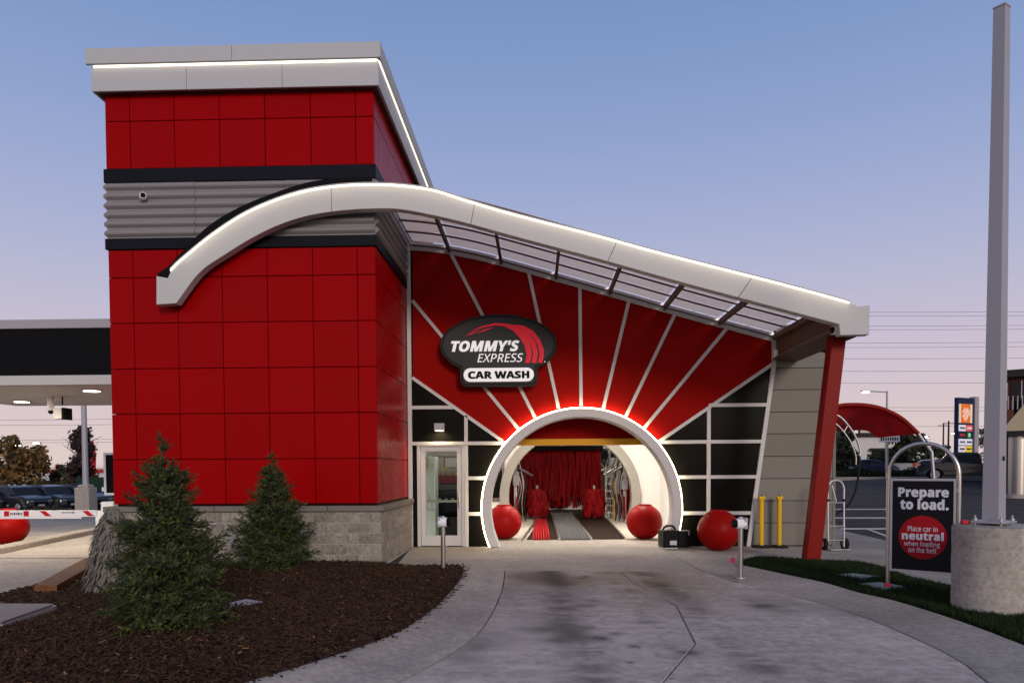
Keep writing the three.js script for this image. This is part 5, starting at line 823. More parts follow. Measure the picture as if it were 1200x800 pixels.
// ---------- menu board, light pole, pier west ----------
{
  const z = -24, q0 = onZ(122.5, 580, z), q1 = onZ(150, 530, z), t = thing('menu_board', 'black menu board in a white frame beyond the tower', 'menu board', [q0.x + 0.5, 0, z]); const h1 = q1.y, h0 = q0.y; mesh('frame', [box(0.07, h1 - h0, 0.1, -0.46, (h1 + h0) / 2, 0), box(0.07, h1 - h0, 0.1, 0.46, (h1 + h0) / 2, 0), box(0.85, 0.07, 0.1, 0, h1 - 0.035, 0), box(0.85, 0.07, 0.1, 0, h0 + 0.035, 0)], M.lit, t); mesh('panel', box(0.85, h1 - h0 - 0.14, 0.06, 0, (h1 + h0) / 2, 0), M.black, t); mesh('post', box(0.12, Math.max(0.1, h0 + 0.3), 0.08, 0, h0 / 2 - 0.15, 0), M.lit, t);
  const w = onZ(127, 590, -23); const k = thing('concrete_step', 'white concrete stub beside the menu board', 'concrete block', [w.x, land(w.x, -23), -23]); mesh('block', [rbox(0.6, 0.5, 0.5, 0.04, 0, 0.25, 0), rbox(0.4, 0.3, 0.4, 0.04, 0.05, 0.62, 0)], M.lit, k);
  const d = 34, x = atX(99.5, d), g = land(x, -d), top = onZ(99.5, 571, -d).y, pr = thing('concrete_pier', 'square topped concrete pier beside the parked dark cars', 'pier', [x, g, -d]); mesh('shaft', rbox(0.68, top - g, 0.68, 0.04, 0, (top - g) / 2, 0), M.conc, pr); mesh('top_block', rbox(0.5, 0.12, 0.5, 0.04, 0, top - g + 0.05, 0), M.conc, pr);
  const p2 = thing('light_pole', 'slim grey light pole standing among the parked dark cars', 'pole', [x, top + 0.1, -d]); mesh('shaft', cyl(0.1, 0.13, 6, 14, 0, 3, 0), M.poleGrey, p2); mesh('base_plate', rbox(0.4, 0.03, 0.4, 0.01, 0, 0.02, 0), M.galv, p2); mesh('arm', rod(V(0, 5.9, 0), V(1.2, 6.05, 0), 0.05), M.poleGrey, p2); mesh('lamp_head', rbox(0.6, 0.12, 0.3, 0.03, 1.4, 6.05, 0), M.poleGrey, p2);
}
// ---------- cars ----------
function car(label, x, z, turn, kind, col, scale = 1) {
  const T = { suv: { o: [[-2.25, 0.42], [-2.3, 0.8], [-2.24, 1.02], [-2.02, 1.48], [-1.7, 1.64], [-0.9, 1.7], [0.1, 1.68], [0.5, 1.58], [1.2, 1.1], [1.9, 1.02], [2.22, 0.9], [2.32, 0.7], [2.3, 0.4], [2.2, 0.28]], w: 1.86, belt: 1.04, side: [[-1.95, 1.1], [-1.75, 1.5], [-0.9, 1.58], [0.1, 1.57], [0.42, 1.5], [1.0, 1.1]], ws: [[0.53, 1.55], [1.17, 1.12]], bk: [[-2.04, 1.44], [-2.22, 1.06]], wh: 0.37, ax: [-1.38, 1.42] },
    sedan: { o: [[-2.3, 0.45], [-2.34, 0.8], [-2.2, 1.02], [-1.5, 1.08], [-0.85, 1.4], [0.1, 1.44], [0.45, 1.36], [1.15, 0.98], [1.95, 0.86], [2.28, 0.68], [2.3, 0.36], [2.2, 0.25]], w: 1.8, belt: 0.98, side: [[-1.35, 1.05], [-0.8, 1.33], [0.1, 1.36], [0.4, 1.3], [0.98, 1.02]], ws: [[0.48, 1.33], [1.12, 1.0]], bk: [[-0.9, 1.38], [-1.46, 1.1]], wh: 0.33, ax: [-1.38, 1.4] },
    pickup: { o: [[-2.75, 0.5], [-2.78, 1.1], [-0.85, 1.14], [-0.75, 1.72], [-0.6, 1.82], [0.75, 1.82], [1.0, 1.74], [1.5, 1.22], [2.5, 1.12], [2.72, 0.95], [2.75, 0.5], [2.65, 0.36]], w: 1.98, belt: 1.14, side: [[-0.68, 1.22], [-0.6, 1.7], [0.75, 1.7], [0.95, 1.62], [1.3, 1.22]], ws: [[1.04, 1.7], [1.48, 1.25]], bk: [[-0.8, 1.68], [-0.86, 1.2]], wh: 0.42, ax: [-1.75, 1.7] } }[kind];
  const c = thing('parked_car', label, 'car', [x, land(x, z), z], turn, 'cars beyond the car wash'), hw = T.w / 2, H = Math.max(...T.o.map((q) => q[1]));
  const bend = (g) => { const q = g.attributes.position; for (let i = 0; i < q.count; i++) { const y = q.getY(i), k = 1 - 0.2 * Math.max(0, (y - T.belt) / (H - T.belt)) - 0.05 * Math.max(0, (0.6 - y)); const e = 1 - 0.1 * Math.max(0, (Math.abs(q.getX(i)) - 1.7) / 0.6) ** 2; q.setZ(i, q.getZ(i) * k * e); } g.computeVertexNormals(); return g; };
  const low = []; for (const ax of [T.ax[1], T.ax[0]]) { for (let k = 0; k <= 10; k++) { const a = Math.PI * k / 10; low.push([ax + (T.wh + 0.07) * Math.cos(a), 0.3 + (T.wh + 0.07) * Math.sin(a)]); } }
  const pts = [...T.o, ...low, [T.o[0][0] + 0.1, 0.3]];
  const body = toCreasedNormals(bend(plate(pts, hw, T.w, 0.05)), 0.6); mesh('body', body, phys(...col, 0.3, { clearcoat: 0.6, clearcoatRoughness: 0.1, specularIntensity: 0.5 }), c);
  for (const s of [-1, 1]) { const g = plate(T.side, 0.01, 0.02, 0.004).translate(0, 0, s * (hw + 0.004)); mesh('side_window', bend(g), M.carGlass, c); }
  for (const [q, s] of [[T.ws, 1], [T.bk, -1]]) { const [a, b] = q, g = new THREE.BufferGeometry(), f = (y) => hw * (0.93 - 0.2 * Math.max(0, (y - T.belt) / (H - T.belt))), o = 0.02 * s; g.setAttribute('position', new THREE.Float32BufferAttribute([a[0] + o, a[1] + 0.015, -f(a[1]), a[0] + o, a[1] + 0.015, f(a[1]), b[0] + o, b[1] + 0.015, -f(b[1]), b[0] + o, b[1] + 0.015, f(b[1])], 3)); g.setIndex([0, 1, 2, 1, 3, 2]); g.computeVertexNormals(); mesh(s > 0 ? 'windscreen' : 'rear_window', g, M.carGlass, c); }
  for (const ax of T.ax) for (const s of [-1, 1]) { const w = mesh('wheel', cyl(T.wh, T.wh, 0.24, 22).rotateX(Math.PI / 2).translate(ax, T.wh, s * (hw - 0.13)), M.tyre, c); mesh('rim', cyl(T.wh * 0.62, T.wh * 0.66, 0.02, 16).rotateX(Math.PI / 2).translate(ax, T.wh, s * (hw - 0.004)), M.galv, w); }
  const fx = T.o.at(-3)[0], fy = T.o.at(-3)[1]; for (const s of [-1, 1]) { mesh('headlight', rbox(0.16, 0.09, 0.36, 0.04, fx - 0.1, fy + 0.04, s * (hw - 0.34)), std(0.25, 0.25, 0.27, 0.3), c); mesh('taillight', rbox(0.08, 0.22, 0.26, 0.03, T.o[1][0] + 0.04, T.o[1][1] + 0.08, s * (hw - 0.26)), std(0.35, 0.01, 0.01, 0.3), c); mesh('mirror', rbox(0.14, 0.13, 0.18, 0.04, T.ws[1][0] - 0.2, T.belt + 0.08, s * (hw + 0.08)), std(...col, 0.4), c); }
  mesh('grille', rbox(0.06, 0.2, 0.9, 0.02, fx - 0.01, fy - 0.1, 0), M.black, c); mesh('number_plate', rbox(0.03, 0.12, 0.4, 0.005, fx + 0.01, 0.48, 0), M.poleGrey, c); mesh('lower_bumper', rbox(0.1, 0.14, 1.3, 0.03, T.o.at(-2)[0] - 0.05, 0.4, 0), M.black, c); return c;
}
const D = 47, dk = [0.012, 0.013, 0.018];
[[20, 'dark sport utility car parked beside the autumn tree'], [58, 'dark sport utility car parked in the middle of three'], [92, 'dark sport utility car parked behind the light pole'], [-16, 'dark sport utility car parked at the open end of the row']].forEach(([u, label], k) => car(label, atX(u, D + k % 3 * 1.4), -(D + (k % 3) * 1.4), -0.42, 'suv', dk));
// east side road
const E = (u, d) => [atX(u, d), -d];
[[1017, 64, 'sedan', [0.02, 0.03, 0.08], 0.06, 'dark blue car on the road below the white store'], [990, 66, 'sedan', [0.5, 0.5, 0.52], 0.05, 'white car behind the tree by the red column'], [1085, 70, 'sedan', [0.25, 0.29, 0.36], 0.1, 'silver blue car seen through the steel hoop'], [1131, 50, 'pickup', [0.035, 0.038, 0.045], 2.7, 'dark pickup truck below the tall store directory'], [1055, 80, 'sedan', [0.3, 0.3, 0.3], 3.1, 'grey car far behind the hoop sign']].forEach(([u, d, k, col, turn, label]) => { const [x, z] = E(u, d), c = car(label, x, z, turn, k, col); if (k === 'pickup') { for (const s of [-1, 1]) mesh('brake_light', rbox(0.05, 0.3, 0.2, 0.02, -2.8, 1.0, s * 0.82), glow(1, 0.05, 0.03, 2), c); } });
for (const [u, d, label] of [[60, 86, 'pale car far off behind the feather flag'], [28, 88, 'pale van far off behind the autumn tree']]) car(label, atX(u, d), -d, 0.1, 'suv', [0.45, 0.45, 0.46]);
// ---------- broadleaf trees ----------
function tree(name, label, u, vTop, d, wpx, cols, opt = {}) {
  const x = atX(u, d), z = -d, g = land(x, z), H = onZ(u, vTop, z).y - g, Wd = wpx / F * d / 2, t = thing(name, label, 'tree', [x, g, z], 0, opt.group ?? 'trees beyond the car wash'), lo = opt.low ?? 0.28, leaf = opt.leaf ?? 0.3, N = opt.n ?? 1700;
  const w = [rod(V(0, 0, 0), V(0, H * 0.5, 0), H * 0.022, 8, H * 0.014), rod(V(0, H * 0.5, 0), V(0.05 * H, H * 0.93, 0), H * 0.014, 6, 0.01)]; for (let k = 0; k < 10; k++) { const y = H * R(lo, 0.75), a = R(0, 6.28), l = Wd * R(0.5, 0.9); w.push(rod(V(0, y, 0), V(Math.cos(a) * l, y + H * R(0.08, 0.22), Math.sin(a) * l), H * 0.008, 5, 0.01)); }
  mesh('trunk', w, std(0.05, 0.04, 0.032, 0.95), t);
  const P = [], C = [], blobs = []; for (let k = 0; k < (opt.blobs ?? 26); k++) { const f = R(0, 1), a = R(0, 6.28), y = H * (lo + (1 - lo) * f * 0.93), r = Wd * (opt.cone ? (1 - f) * 0.85 + 0.12 : Math.sqrt(1 - (f * 1.6 - 0.65) ** 2 / 1.1) || 0.2) * R(0.45, 0.85); blobs.push([Math.cos(a) * r, y, Math.sin(a) * r, Wd * R(0.2, 0.4)]); }
  for (let k = 0; k < N; k++) { const b = blobs[k % blobs.length], p = V(R(-1, 1), R(-1, 1), R(-1, 1)); if (p.length() > 1) p.multiplyScalar(0.7); p.multiplyScalar(b[3]).add(V(b[0], b[1], b[2])); const a = V(R(-1, 1), R(-1, 1), R(-1, 1)).normalize().multiplyScalar(leaf * R(0.5, 1)), c = V(R(-1, 1), R(-1, 1), R(-1, 1)).normalize().multiplyScalar(leaf * R(0.4, 0.8)), q = [p.clone().add(a), p.clone().add(c), p.clone().sub(a), p.clone().sub(a), p.clone().sub(c), p.clone().add(a)], col = cols[Math.floor(rnd() * cols.length)], s = R(0.7, 1.3); for (const v of q) { P.push(v.x, v.y, v.z); C.push(col[0] * s, col[1] * s, col[2] * s); } }
  const gg = new THREE.BufferGeometry(); gg.setAttribute('position', new THREE.Float32BufferAttribute(P, 3)); gg.setAttribute('color', new THREE.Float32BufferAttribute(C, 3)); gg.computeVertexNormals(); mesh('crown', gg, new THREE.MeshStandardMaterial({ vertexColors: true, roughness: 0.85, side: THREE.DoubleSide }), t);
}
const autumn = [[0.16, 0.085, 0.02], [0.11, 0.065, 0.018], [0.08, 0.07, 0.02], [0.2, 0.1, 0.02]], plum = [[0.03, 0.016, 0.016], [0.045, 0.018, 0.016], [0.02, 0.018, 0.014]], green = [[0.025, 0.035, 0.016], [0.035, 0.045, 0.02], [0.018, 0.026, 0.012]], olive = [[0.06, 0.065, 0.025], [0.05, 0.05, 0.02]];
tree('autumn_tree', 'orange brown autumn tree behind the parked dark cars', 20, 513, 58, 76, autumn, { low: 0.3, n: 2600, leaf: 0.26, blobs: 34 });
tree('plum_tree', 'tall dark purple leaved tree behind the light pole', 97, 496, 56, 58, plum, { low: 0.12, n: 2600, leaf: 0.24, blobs: 40, cone: true });
tree('small_tree', 'small olive green tree between autumn tree and plum tree', 75, 545, 62, 34, olive, { low: 0.1, n: 900 });
tree('roadside_tree', 'dark green tree beside the red column', 988, 505, 58, 42, green, { low: 0.2, n: 1800, leaf: 0.26 });
tree('roadside_tree', 'dark green tree under the end of the fabric arch', 1068, 507, 72, 40, green, { low: 0.1, n: 1600 });
tree('roadside_tree', 'low dark tree seen through the top of the steel hoop', 1098, 525, 84, 44, green, { low: 0.1, n: 1300 });
tree('roadside_tree', 'dark thin tree close beside the store directory', 1156, 500, 90, 30, olive, { low: 0.15, n: 700, leaf: 0.2 });
tree('roadside_tree', 'low dark tree beside the white store', 1040, 532, 78, 46, green, { low: 0.05, n: 1300 });
// low hedges
function hedge(name, label, u0, u1, d, h, cols, n) {
  const x0 = atX(u0, d), x1 = atX(u1, d), y = land((x0 + x1) / 2, -d), t = thing(name, label, 'hedge', [(x0 + x1) / 2, y, -d]), w = x1 - x0, P = [], C = [];
  for (let k = 0; k < n; k++) { const p = V(R(-w / 2, w / 2), 0, R(-0.5, 0.5)); p.y = R(0, h) * (0.75 + 0.25 * Math.sin(p.x * 2.3) * Math.sin(p.x * 0.7 + 1)); for (let i = 0; i < 3; i++) { P.push(p.x + R(-0.13, 0.13), p.y + R(-0.1, 0.13), p.z + R(-0.13, 0.13)); } const c = cols[k % cols.length], s = R(0.7, 1.3); for (let i = 0; i < 3; i++) C.push(c[0] * s, c[1] * s, c[2] * s); }
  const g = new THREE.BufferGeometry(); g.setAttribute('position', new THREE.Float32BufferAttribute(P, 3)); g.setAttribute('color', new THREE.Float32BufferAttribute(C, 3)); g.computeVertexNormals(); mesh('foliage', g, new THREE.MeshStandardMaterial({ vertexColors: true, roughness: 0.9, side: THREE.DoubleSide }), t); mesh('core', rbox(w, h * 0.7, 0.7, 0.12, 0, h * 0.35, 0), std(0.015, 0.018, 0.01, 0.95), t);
}
hedge('hedge', 'low dark hedge in front of the parked dark cars', -20, 96, 42, 0.5, [[0.03, 0.03, 0.015], [0.05, 0.035, 0.02]], 2600);
hedge('hedge', 'long dark hedge along the east road', 975, 1150, 57, 0.75, green, 4200);
hedge('hedge', 'dark shrub mass behind the far parked cars', -20, 122, 96, 2.2, green, 3000);
// ---------- buildings far off ----------
function shed(name, label, u0, u1, vTop, d, deep, mat, extra) { const x0 = atX(u0, d), x1 = atX(u1, d), cx = (x0 + x1) / 2, g = land(cx, -d), h = onZ((u0 + u1) / 2, vTop, -d).y - g, t = thing(name, label, 'building', [cx, g, -d]), w = x1 - x0; mesh('wall', span(-w / 2, w / 2, 0, h, -deep, 0), mat, t); extra(t, w, h); return t; }
shed('far_store', 'long white store with red roof edge behind the car park', 40, 130, 551.5, 130, 20, M.white, (t, w, h) => { mesh('roof_band', span(-w / 2 - 0.3, w / 2 + 0.3, h - 0.35, h + 0.25, -0.5, 0.25), std(0.38, 0.03, 0.03, 0.6), t); for (let k = 0; k < 9; k++) mesh('window', span(-w / 2 + 0.8 + k * w / 9, -w / 2 + 0.8 + (k + 0.55) * w / 9, h - 2.4, h - 1.3, 0.02, 0.08), M.carGlass, t); mesh('parapet', span(-w / 2, w / 2, h + 0.26, h + 0.5, -1, -0.2), M.white, t); });
{ const x = atX(118, 52), g = land(x, -52), t = thing('green_fence', 'dark green slatted enclosure with white notices beside the plum tree', 'fence', [x, g, -52]); mesh('frame', box(4.4, 2.1, 0.06, 0.4, 1.05, -0.06), M.dark, t); for (let k = 0; k < 22; k++) mesh('slat', rbox(0.18, 2.15, 0.04, 0.008, -1.7 + k * 0.2, 1.08, 0), std(0.012, 0.035, 0.025, 0.7), t); for (const s of [-0.9, 0.15]) mesh('notice', rbox(0.22, 0.3, 0.02, 0.004, s, 1.3, 0.04), M.lit, t); }
for (const [u, v, d, label] of [[66, 546, 70, 'red and white feather flag behind the parked dark cars'], [106, 520, 64, 'tall red feather flag beside the plum tree']]) { const x = atX(u, d), g = land(x, -d), y = onZ(u, v, -d).y - g, t = thing('feather_flag', label, 'flag', [x, g, -d], 0, 'feather flags by the car park'); mesh('pole', rod(V(-0.25, 0, 0), V(-0.2, y, 0), 0.03, 6), M.galv, t); mesh('flag', plate([[-0.18, y * 0.35], [0.4, y * 0.45], [0.5, y * 0.8], [0.3, y * 1.05], [-0.12, y * 1.05]], 0.02, 0.03, 0), std(0.5, 0.02, 0.03, 0.7), t); if (u < 90) mesh('band', plate([[-0.1, y * 0.5], [0.4, y * 0.6], [0.4, y * 0.7], [-0.1, y * 0.62]], 0.04, 0.01, 0), M.lit, t); }
shed('white_store', 'low white store with dark roof and shop window behind the east road', 996, 1060, 511, 92, 14, M.white, (t, w, h) => { mesh('roof', span(-w / 2 - 0.4, w / 2 + 0.4, h, h + 0.35, -14, 0.6), M.dark, t); mesh('shop_window', span(-w * 0.1, w * 0.3, 0.5, h * 0.62, 0.02, 0.08), M.carGlass, t); mesh('awning', span(-w * 0.14, w * 0.34, h * 0.62, h * 0.68, 0, 0.7), M.dark, t); mesh('roof_sign', rbox(w * 0.3, 1.0, 0.2, 0.2, -w * 0.2, h + 0.75, 0), M.dark, t); mesh('roof_sign_face', rbox(w * 0.24, 0.7, 0.06, 0.15, -w * 0.2, h + 0.75, 0.12), std(0.6, 0.55, 0.4, 0.6), t); for (const k of [0, 1, 2]) mesh('wall_emblem', tube([[w * (0.16 + k * 0.06), h * 0.8, 0.06], [w * (0.19 + k * 0.06), h * 0.9, 0.06], [w * (0.22 + k * 0.06), h * 0.78, 0.06]], 0.06, 10, 5), M.dark, t); });
// shop across the east lot
{
  const d = 44, x0 = atX(1172, d), x1 = atX(1330, d), g = land((x0 + x1) / 2, -d), h = onZ(1190, 438, -d).y - g, t = thing('brick_shop', 'dark brick building with upper windows behind the light pole', 'building', [x0, g, -d], -0.64), w = x1 - x0;
  const Y = (v) => onZ(1190, v, -d).y - g; mesh('wall', span(0.3, w, 0, h, -12, 0), std(0.10, 0.045, 0.035, 0.9), t); mesh('roof_edge', span(0, w, h - 0.25, h + 0.15, -12.3, 0.5), M.dark, t); mesh('band', span(0.25, w, Y(492), Y(470), 0.02, 0.14), M.black, t);
  for (let k = 0; k < 6; k++) { const f = mesh('window', span(0.5 + k * 0.52, 0.96 + k * 0.52, Y(468), Y(448), 0.03, 0.08), M.carGlass, t); mesh('window_frame', span(0.965 + k * 0.52, 1.015 + k * 0.52, Y(468), Y(447), 0.03, 0.12), M.galv, f); }
  mesh('brick_pier', span(0.2, 0.65, 0, Y(470), 0.01, 0.3), std(0.12, 0.05, 0.04, 0.9), t); mesh('shop_front', span(0.7, w, 0.2, Y(515), 0.03, 0.1), M.carGlass, t); mesh('balcony_rail', [...Array(12)].map((_, k) => box(0.05, 0.75, 0.04, 0.4 + k * 0.22, Y(473), 0.4)), M.galv, t).userData.kind = 'stuff';
  const c = thing('fuel_canopy', 'beige sloped canopy with red edge on steel clad columns', 'canopy', [atX(1180, 38), land(atX(1180, 38), -38), -38], -0.64), yy = (v) => onZ(1190, v, -38).y - c.position.y;
  mesh('roof', plate([[-0.25, yy(505)], [0.35, yy(505)], [7, yy(505)], [7, yy(472)], [0.72, yy(472)], [0.62, yy(476)]], 0, 4, 0.01), std(0.5, 0.42, 0.28, 0.7), c); mesh('red_edge', box(6, 0.25, 0.06, 3.9, yy(497), 0.05), M.redSteel, c); mesh('dark_gutter', plate([[-0.6, yy(511)], [7, yy(511)], [7, yy(505)], [-0.3, yy(505)]], 0.05, 4.1, 0), M.dark, c);
  for (const [x, z] of [[0.42, -0.6], [6, -0.6]]) { const k = mesh('column', cyl(0.42, 0.42, yy(511), 28, x, yy(511) / 2, z), std(0.55, 0.52, 0.48, 0.3, 0.85), c); mesh('foot', cyl(0.5, 0.55, 0.2, 28, x, 0.1, z), M.conc, k); }
  mesh('counter', span(1.2, 3.2, 0, 1.0, -1.4, -0.6), std(0.4, 0.27, 0.1, 0.6), c);
}
// ---------- store directory ----------
{
  const d = 70, a = E(1121, d), x = atX(1131, d), g = land(x, -d), t = thing('store_directory', 'tall blue store directory with orange square above small coloured panels', 'sign', [x, g, -d], 0.5), k = F / d, W = 2.15, top = onZ(1135, 466, -d).y - g, bot = onZ(1135, 533, -d).y - g, H = top - bot, Y = (f) => top - f * H;
  mesh('cabinet', span(-W / 2, W / 2 + 0.1, bot, top, -0.35, 0), std(0.012, 0.025, 0.07, 0.5), t); mesh('side_post', rbox(0.55, top - bot + 0.3, 0.6, 0.03, W / 2 + 0.4, (top + bot) / 2, -0.15), M.poleGrey, t); mesh('footing', span(-W / 2, W / 2 + 0.5, 0, bot, -0.4, -0.05), M.conc, t);
  const lit = (r, g2, b, e) => std(r, g2, b, 0.6, 0, { emissive: new THREE.Color().setRGB(r, g2, b), emissiveIntensity: e }), pn = (x0, x1, f0, f1, m, nm = 'sign_panel') => mesh(nm, span(x0, x1, Y(f1), Y(f0), 0.01, 0.06), m, t);
  pn(-W * 0.46, W * 0.42, 0.11, 0.44, lit(0.7, 0.58, 0.42, 0.3)); mesh('orange_panel', span(-W * 0.34, W * 0.26, Y(0.44), Y(0.11), 0.065, 0.09), lit(0.75, 0.16, 0.015, 0.25), t);
  const wl = lit(0.8, 0.76, 0.7, 0.3); [['THE', -0.38, 0.55, 0.24], ['HOME', -0.05, 1.05, 0.34], ['DEPOT', 0.33, 1.1, 0.3]].forEach(([s, o, w, h]) => mesh('lettering', text(s, fBold, w, h, 0.02).rotateZ(0.78).translate(-W * 0.04 + o * 0.7, Y(0.275) - o * 0.7, 0.095), wl, t));
  const rows = [[[0.7, 0.7, 0.72], [0.6, 0.1, 0.12]], [[0.02, 0.02, 0.03], [0.012, 0.02, 0.03]], [[0.66, 0.68, 0.74], [0.7, 0.72, 0.76]], [[0.72, 0.64, 0.68], [0.72, 0.52, 0.03]]], names = [['', ''], ['', 'TD'], ['', ''], ['', '']];
  rows.forEach((r, i) => r.forEach((c, j) => { const x0 = j ? 0.02 : -W * 0.46, x1 = j ? W * 0.44 : -0.03, f0 = 0.475 + i * 0.122; pn(x0, x1, f0, f0 + 0.108, lit(...c, 0.3)); if (i === 1 && j) mesh('green_mark', span(x0 + 0.25, x1 - 0.25, Y(f0 + 0.1), Y(f0 + 0.01), 0.062, 0.075), lit(0.02, 0.35, 0.08, 0.4), t); mesh('lettering', (names[i][j] ? text(names[i][j], fBold, (x1 - x0) * 0.3, 0.22, 0.02) : marks((x1 - x0) * 0.8, 0.2, 0.02, 5)).translate((x0 + x1) / 2, Y(f0 + 0.054), 0.077), i === 1 ? (j ? wl : lit(0.6, 0.03, 0.04, 0.4)) : i === 0 && j ? wl : std(0.02, 0.03, 0.1, 0.6), t); }));
}
// ---------- fabric arch with vacuum boom ----------
{
  const d = 31, z = -d, q = (u, v) => { const r = onZ(u, v, z); return V(r.x, r.y, z); }, x0 = q(985, 500).x, t = thing('fabric_arch', 'red fabric arch shade over the vacuum bays behind the red column', 'shade', [x0, land(x0, z), z]);
  const top = smooth([[955, 487], [982, 476], [1000, 474.4], [1020, 475.8], [1036, 480], [1056, 490], [1076, 508]].map(([u, v]) => { const r = q(u, v); return [r.x, r.y]; }), 24), bot = smooth([[955, 528], [980, 524], [1003, 510], [1008, 505], [1020, 501], [1040, 499.4], [1062, 499.4], [1076, 508.5]].map(([u, v]) => { const r = q(u, v); return [r.x, r.y]; }), 24);
  const pos = [], idx = [], n = 8; for (let i = 0; i <= 24; i++) for (let j = 0; j <= n; j++) { const f = j / n, a = top[i], b = bot[i]; pos.push(a[0] + (b[0] - a[0]) * f - x0, a[1] + (b[1] - a[1]) * f - land(x0, z), -3.6 * f + 0.5 * Math.sin(f * Math.PI)); if (i < 24 && j < n) { const p0 = i * (n + 1) + j; idx.push(p0, p0 + 1, p0 + n + 1, p0 + 1, p0 + n + 2, p0 + n + 1); } }
  const g = new THREE.BufferGeometry(); g.setAttribute('position', new THREE.Float32BufferAttribute(pos, 3)); g.setIndex(idx); g.computeVertexNormals(); mesh('fabric', g, phys(0.48, 0.012, 0.014, 0.9, { transmission: 0.35, thickness: 0, side: THREE.DoubleSide, specularIntensity: 0.3 }), t);
  mesh('arch_tube', tube(top.map(([x, y]) => V(x - x0, y - land(x0, z), 0.02)), 0.09, 60, 10), M.redSteel, t); const e = top[24]; mesh('post', rod(V(e[0] - x0, e[1] - land(x0, z), 0.02), V(e[0] - x0 + 0.55, e[1] - land(x0, z) - 0.75, 0.02), 0.07), M.galv, t); mesh('post', rod(V(e[0] - x0 + 0.55, e[1] - land(x0, z) - 0.75, 0.02), V(e[0] - x0 + 0.75, 0, 0.02), 0.07), M.galv, t);
  mesh('post', cyl(0.08, 0.09, top[2][1], 12, top[2][0] - x0, top[2][1] / 2, 0), M.galv, t);
  const z2 = -24, qq = (u, v) => { const r = onZ(u, v, z2); return V(r.x, r.y, z2); }, b = thing('vacuum_boom', 'chrome vacuum boom with hanging black hose beside the red column', 'vacuum boom', [qq(978, 600).x, 0, z2]), L = (l) => l.map(([u, v]) => qq(u, v).sub(b.position));
  const hp = L([[974, 484], [984, 488], [994, 498], [1003, 512], [1008, 527], [1008, 536]]); mesh('boom', tube(hp, 0.035, 40, 8), M.steel, b); mesh('boom', tube(hp.map((v) => v.clone().add(V(-0.12, -0.22, 0))), 0.03, 40, 8), M.steel, b); mesh('brace', rod(hp[2], hp[2].clone().add(V(-0.12, -0.22, 0)), 0.02), M.steel, b); mesh('mast', cyl(0.06, 0.07, hp[0].y, 12, hp[0].x, hp[0].y / 2, 0), M.steel, b);
  mesh('hose', tube(L([[1008, 534], [1007, 550], [1005, 566], [1001, 580], [994, 592], [984, 600], [974, 606]]), 0.035, 50, 8), M.rubber, b);
}
// ---------- street lamps, signs, wires ----------
function streetLamp(u, v, d, label, side = -1, reach = 1.2, bright = 8) { const x = atX(u, d), g = land(x, -d), h = onZ(u, v, -d).y - g, t = thing('street_lamp', label, 'street lamp', [x, g, -d], 0, 'street lamps'); mesh('post', cyl(0.07, 0.11, h, 10, 0, h / 2, 0), M.poleGrey, t); mesh('arm', rod(V(0, h - 0.1, 0), V(side * reach, h, 0), 0.05), M.poleGrey, t); const hd = mesh('lamp_head', rbox(0.7, 0.14, 0.34, 0.04, side * (reach + 0.3), h, 0), M.galv, t); mesh('bulb', rbox(0.5, 0.1, 0.3, 0.03, side * (reach + 0.3), h - 0.1, 0), glow(1, 0.88, 0.7, bright), hd); const l = new THREE.PointLight(new THREE.Color(1, 0.88, 0.7), bright * 1.2); l.position.set(side * (reach + 0.3), h - 0.1, 0); l.castShadow = true; t.add(l); }
streetLamp(1039, 458, 62, 'thin street lamp rising behind the fabric arch', -1, 1.4, 6);
streetLamp(48, 518, 78, 'bright car park lamp above the autumn tree', -1, 0.2, 30); streetLamp(26, 521, 92, 'dimmer car park lamp behind the autumn tree', -1, 0.2, 16);
streetLamp(1089, 511, 110, 'far street lamp beside the end of the fabric arch', -1, 0.3, 40); streetLamp(1121.5, 507, 125, 'far street lamp close to the store directory', -1, 0.3, 40);
{ const d = 56, x = atX(1039.5, d), g = land(x, -d), y = onZ(1039, 514, -d).y - g, t = thing('street_name_sign', 'pale street name board on a post with traffic signal', 'street sign', [x, g, -d]); mesh('post', cyl(0.09, 0.1, y + 0.6, 10, 0, (y + 0.6) / 2, 0), M.galv, t); mesh('board', rbox(1.5, 0.5, 0.05, 0.02, 0.1, y, 0.12), M.lit, t); mesh('lettering', marks(1.3, 0.26, 0.02, 8).translate(0.1, y, 0.15), std(0.03, 0.05, 0.04, 0.6), t); mesh('signal', rbox(0.3, 0.8, 0.25, 0.04, 0.1, y + 0.75, 0), M.dark, t); }
{ const d = 68, [x, z] = E(1057, d), t = thing('roadside_cabinet', 'pale roadside utility cabinet with orange barrel beside it', 'utility cabinet', [x, land(x, z), z]); mesh('body', rbox(1.5, 1.1, 0.7, 0.04, 0, 0.56, 0), std(0.35, 0.36, 0.3, 0.8), t); mesh('door', rbox(1.2, 0.6, 0.03, 0.01, 0, 0.7, 0.36), M.poleGrey, t); const b = thing('orange_barrel', 'orange road barrel beside the pale utility cabinet', 'barrel', [x + 1.2, land(x, z), z]); mesh('body', cyl(0.2, 0.28, 1.1, 16, 0, 0.6, 0), std(0.6, 0.1, 0.03, 0.7), b); mesh('band', cyl(0.235, 0.245, 0.15, 16, 0, 0.75, 0), M.lit, b); mesh('foot', cyl(0.4, 0.4, 0.06, 16, 0, 0.03, 0), M.rubber, b); }
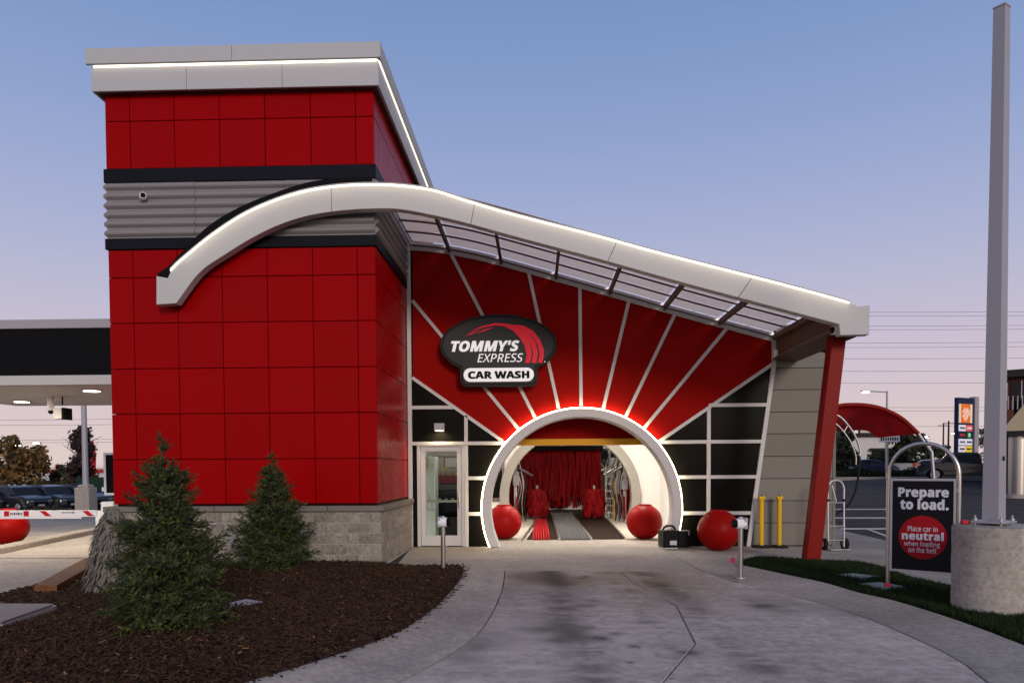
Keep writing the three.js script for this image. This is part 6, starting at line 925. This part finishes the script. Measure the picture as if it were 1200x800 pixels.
for (const [u, v, d, label] of [[1111.5, 493, 150, 'utility pole beside the store directory'], [1105.5, 496, 175, 'farther utility pole behind the steel hoop']]) { const x = atX(u, d), g = land(x, -d), h = onZ(u, v, -d).y - g, t = thing('utility_pole', label, 'utility pole', [x, g, -d], 0, 'utility poles'); mesh('post', cyl(0.16, 0.22, h, 8, 0, h / 2, 0), std(0.06, 0.045, 0.035, 0.9), t); mesh('crossarm', rbox(2.4, 0.15, 0.15, 0.02, 0, h - 0.5, 0), std(0.06, 0.045, 0.035, 0.9), t); }
function wire(u0, v0, u1, v1, d, label, grp) { const a = onZ(u0, v0, -d), b = onZ(u1, v1, -d), pts = []; for (let k = 0; k <= 16; k++) { const f = k / 16; pts.push(a.clone().lerp(b, f).add(V(0, -0.35 * 4 * f * (1 - f), 0))); } tag(mesh('power_line', tube(pts, 0.017, 40, 4), std(0.08, 0.08, 0.09, 0.8)), label, 'power line', grp); }
[[363, 361], [367, 366], [380, 376.5], [384, 381], [400, 396], [405, 401.5], [418, 415], [432.5, 430], [446.5, 444], [474, 473.5], [478, 478], [496, 496]].forEach(([a, b], k) => wire(700, a, 1500, b, 88 + (k % 3), 'thin dark power line crossing the sky behind the light pole', 'power lines east'));
[[490, 487], [495, 494], [513, 511], [515.5, 514.5]].forEach(([a, b], k) => wire(-300, a, 320, b, 84 + k, 'thin dark power line seen under the pay lane canopy', 'power lines west'));
// ---------- road paint, grass verge ----------
{
  const mark = (pts, label) => struct(mesh('road_marking', slab(gnd(pts, -0.03), -0.03, 0.006, 0), M.paint), label, 'road marking');
  mark([[985, 618.5], [1060, 618.5], [1060, 619.8], [985, 619.8]], 'thin white line across the asphalt beside the walk'); mark([[976, 606], [1060, 606], [1060, 607], [976, 607]], 'second thin white line across the asphalt'); mark([[976, 596], [1060, 596], [1060, 596.8], [976, 596.8]], 'third thin white line across the asphalt'); mark([[1016, 620], [1019, 619.6], [1041, 627.4], [1038, 628.2]], 'slanting white bay line beside the hoop sign'); mark([[1014, 581], [1022, 579.4], [1030, 581], [1025, 581], [1028, 582.6], [1018, 582.4], [1020, 581]], 'white arrow painted on the asphalt');
  const v = (u0, u1, d0, d1, y) => { const q = [[u0, d0], [u1, d0], [u1, d1], [u0, d1]].map(([u, d]) => [atX(u, d), -d]); return q; };
  const k0 = v(960, 1165, 53, 54, 0); const kx = k0.map((q) => q[0]), y = land((kx[0] + kx[1]) / 2, -53.5); struct(mesh('kerb', slab(k0, y + 0.12, 0.9, 0.02), M.conc), 'pale kerb at the far edge of the east asphalt', 'kerb');
}
renderer.render(scene, camera);
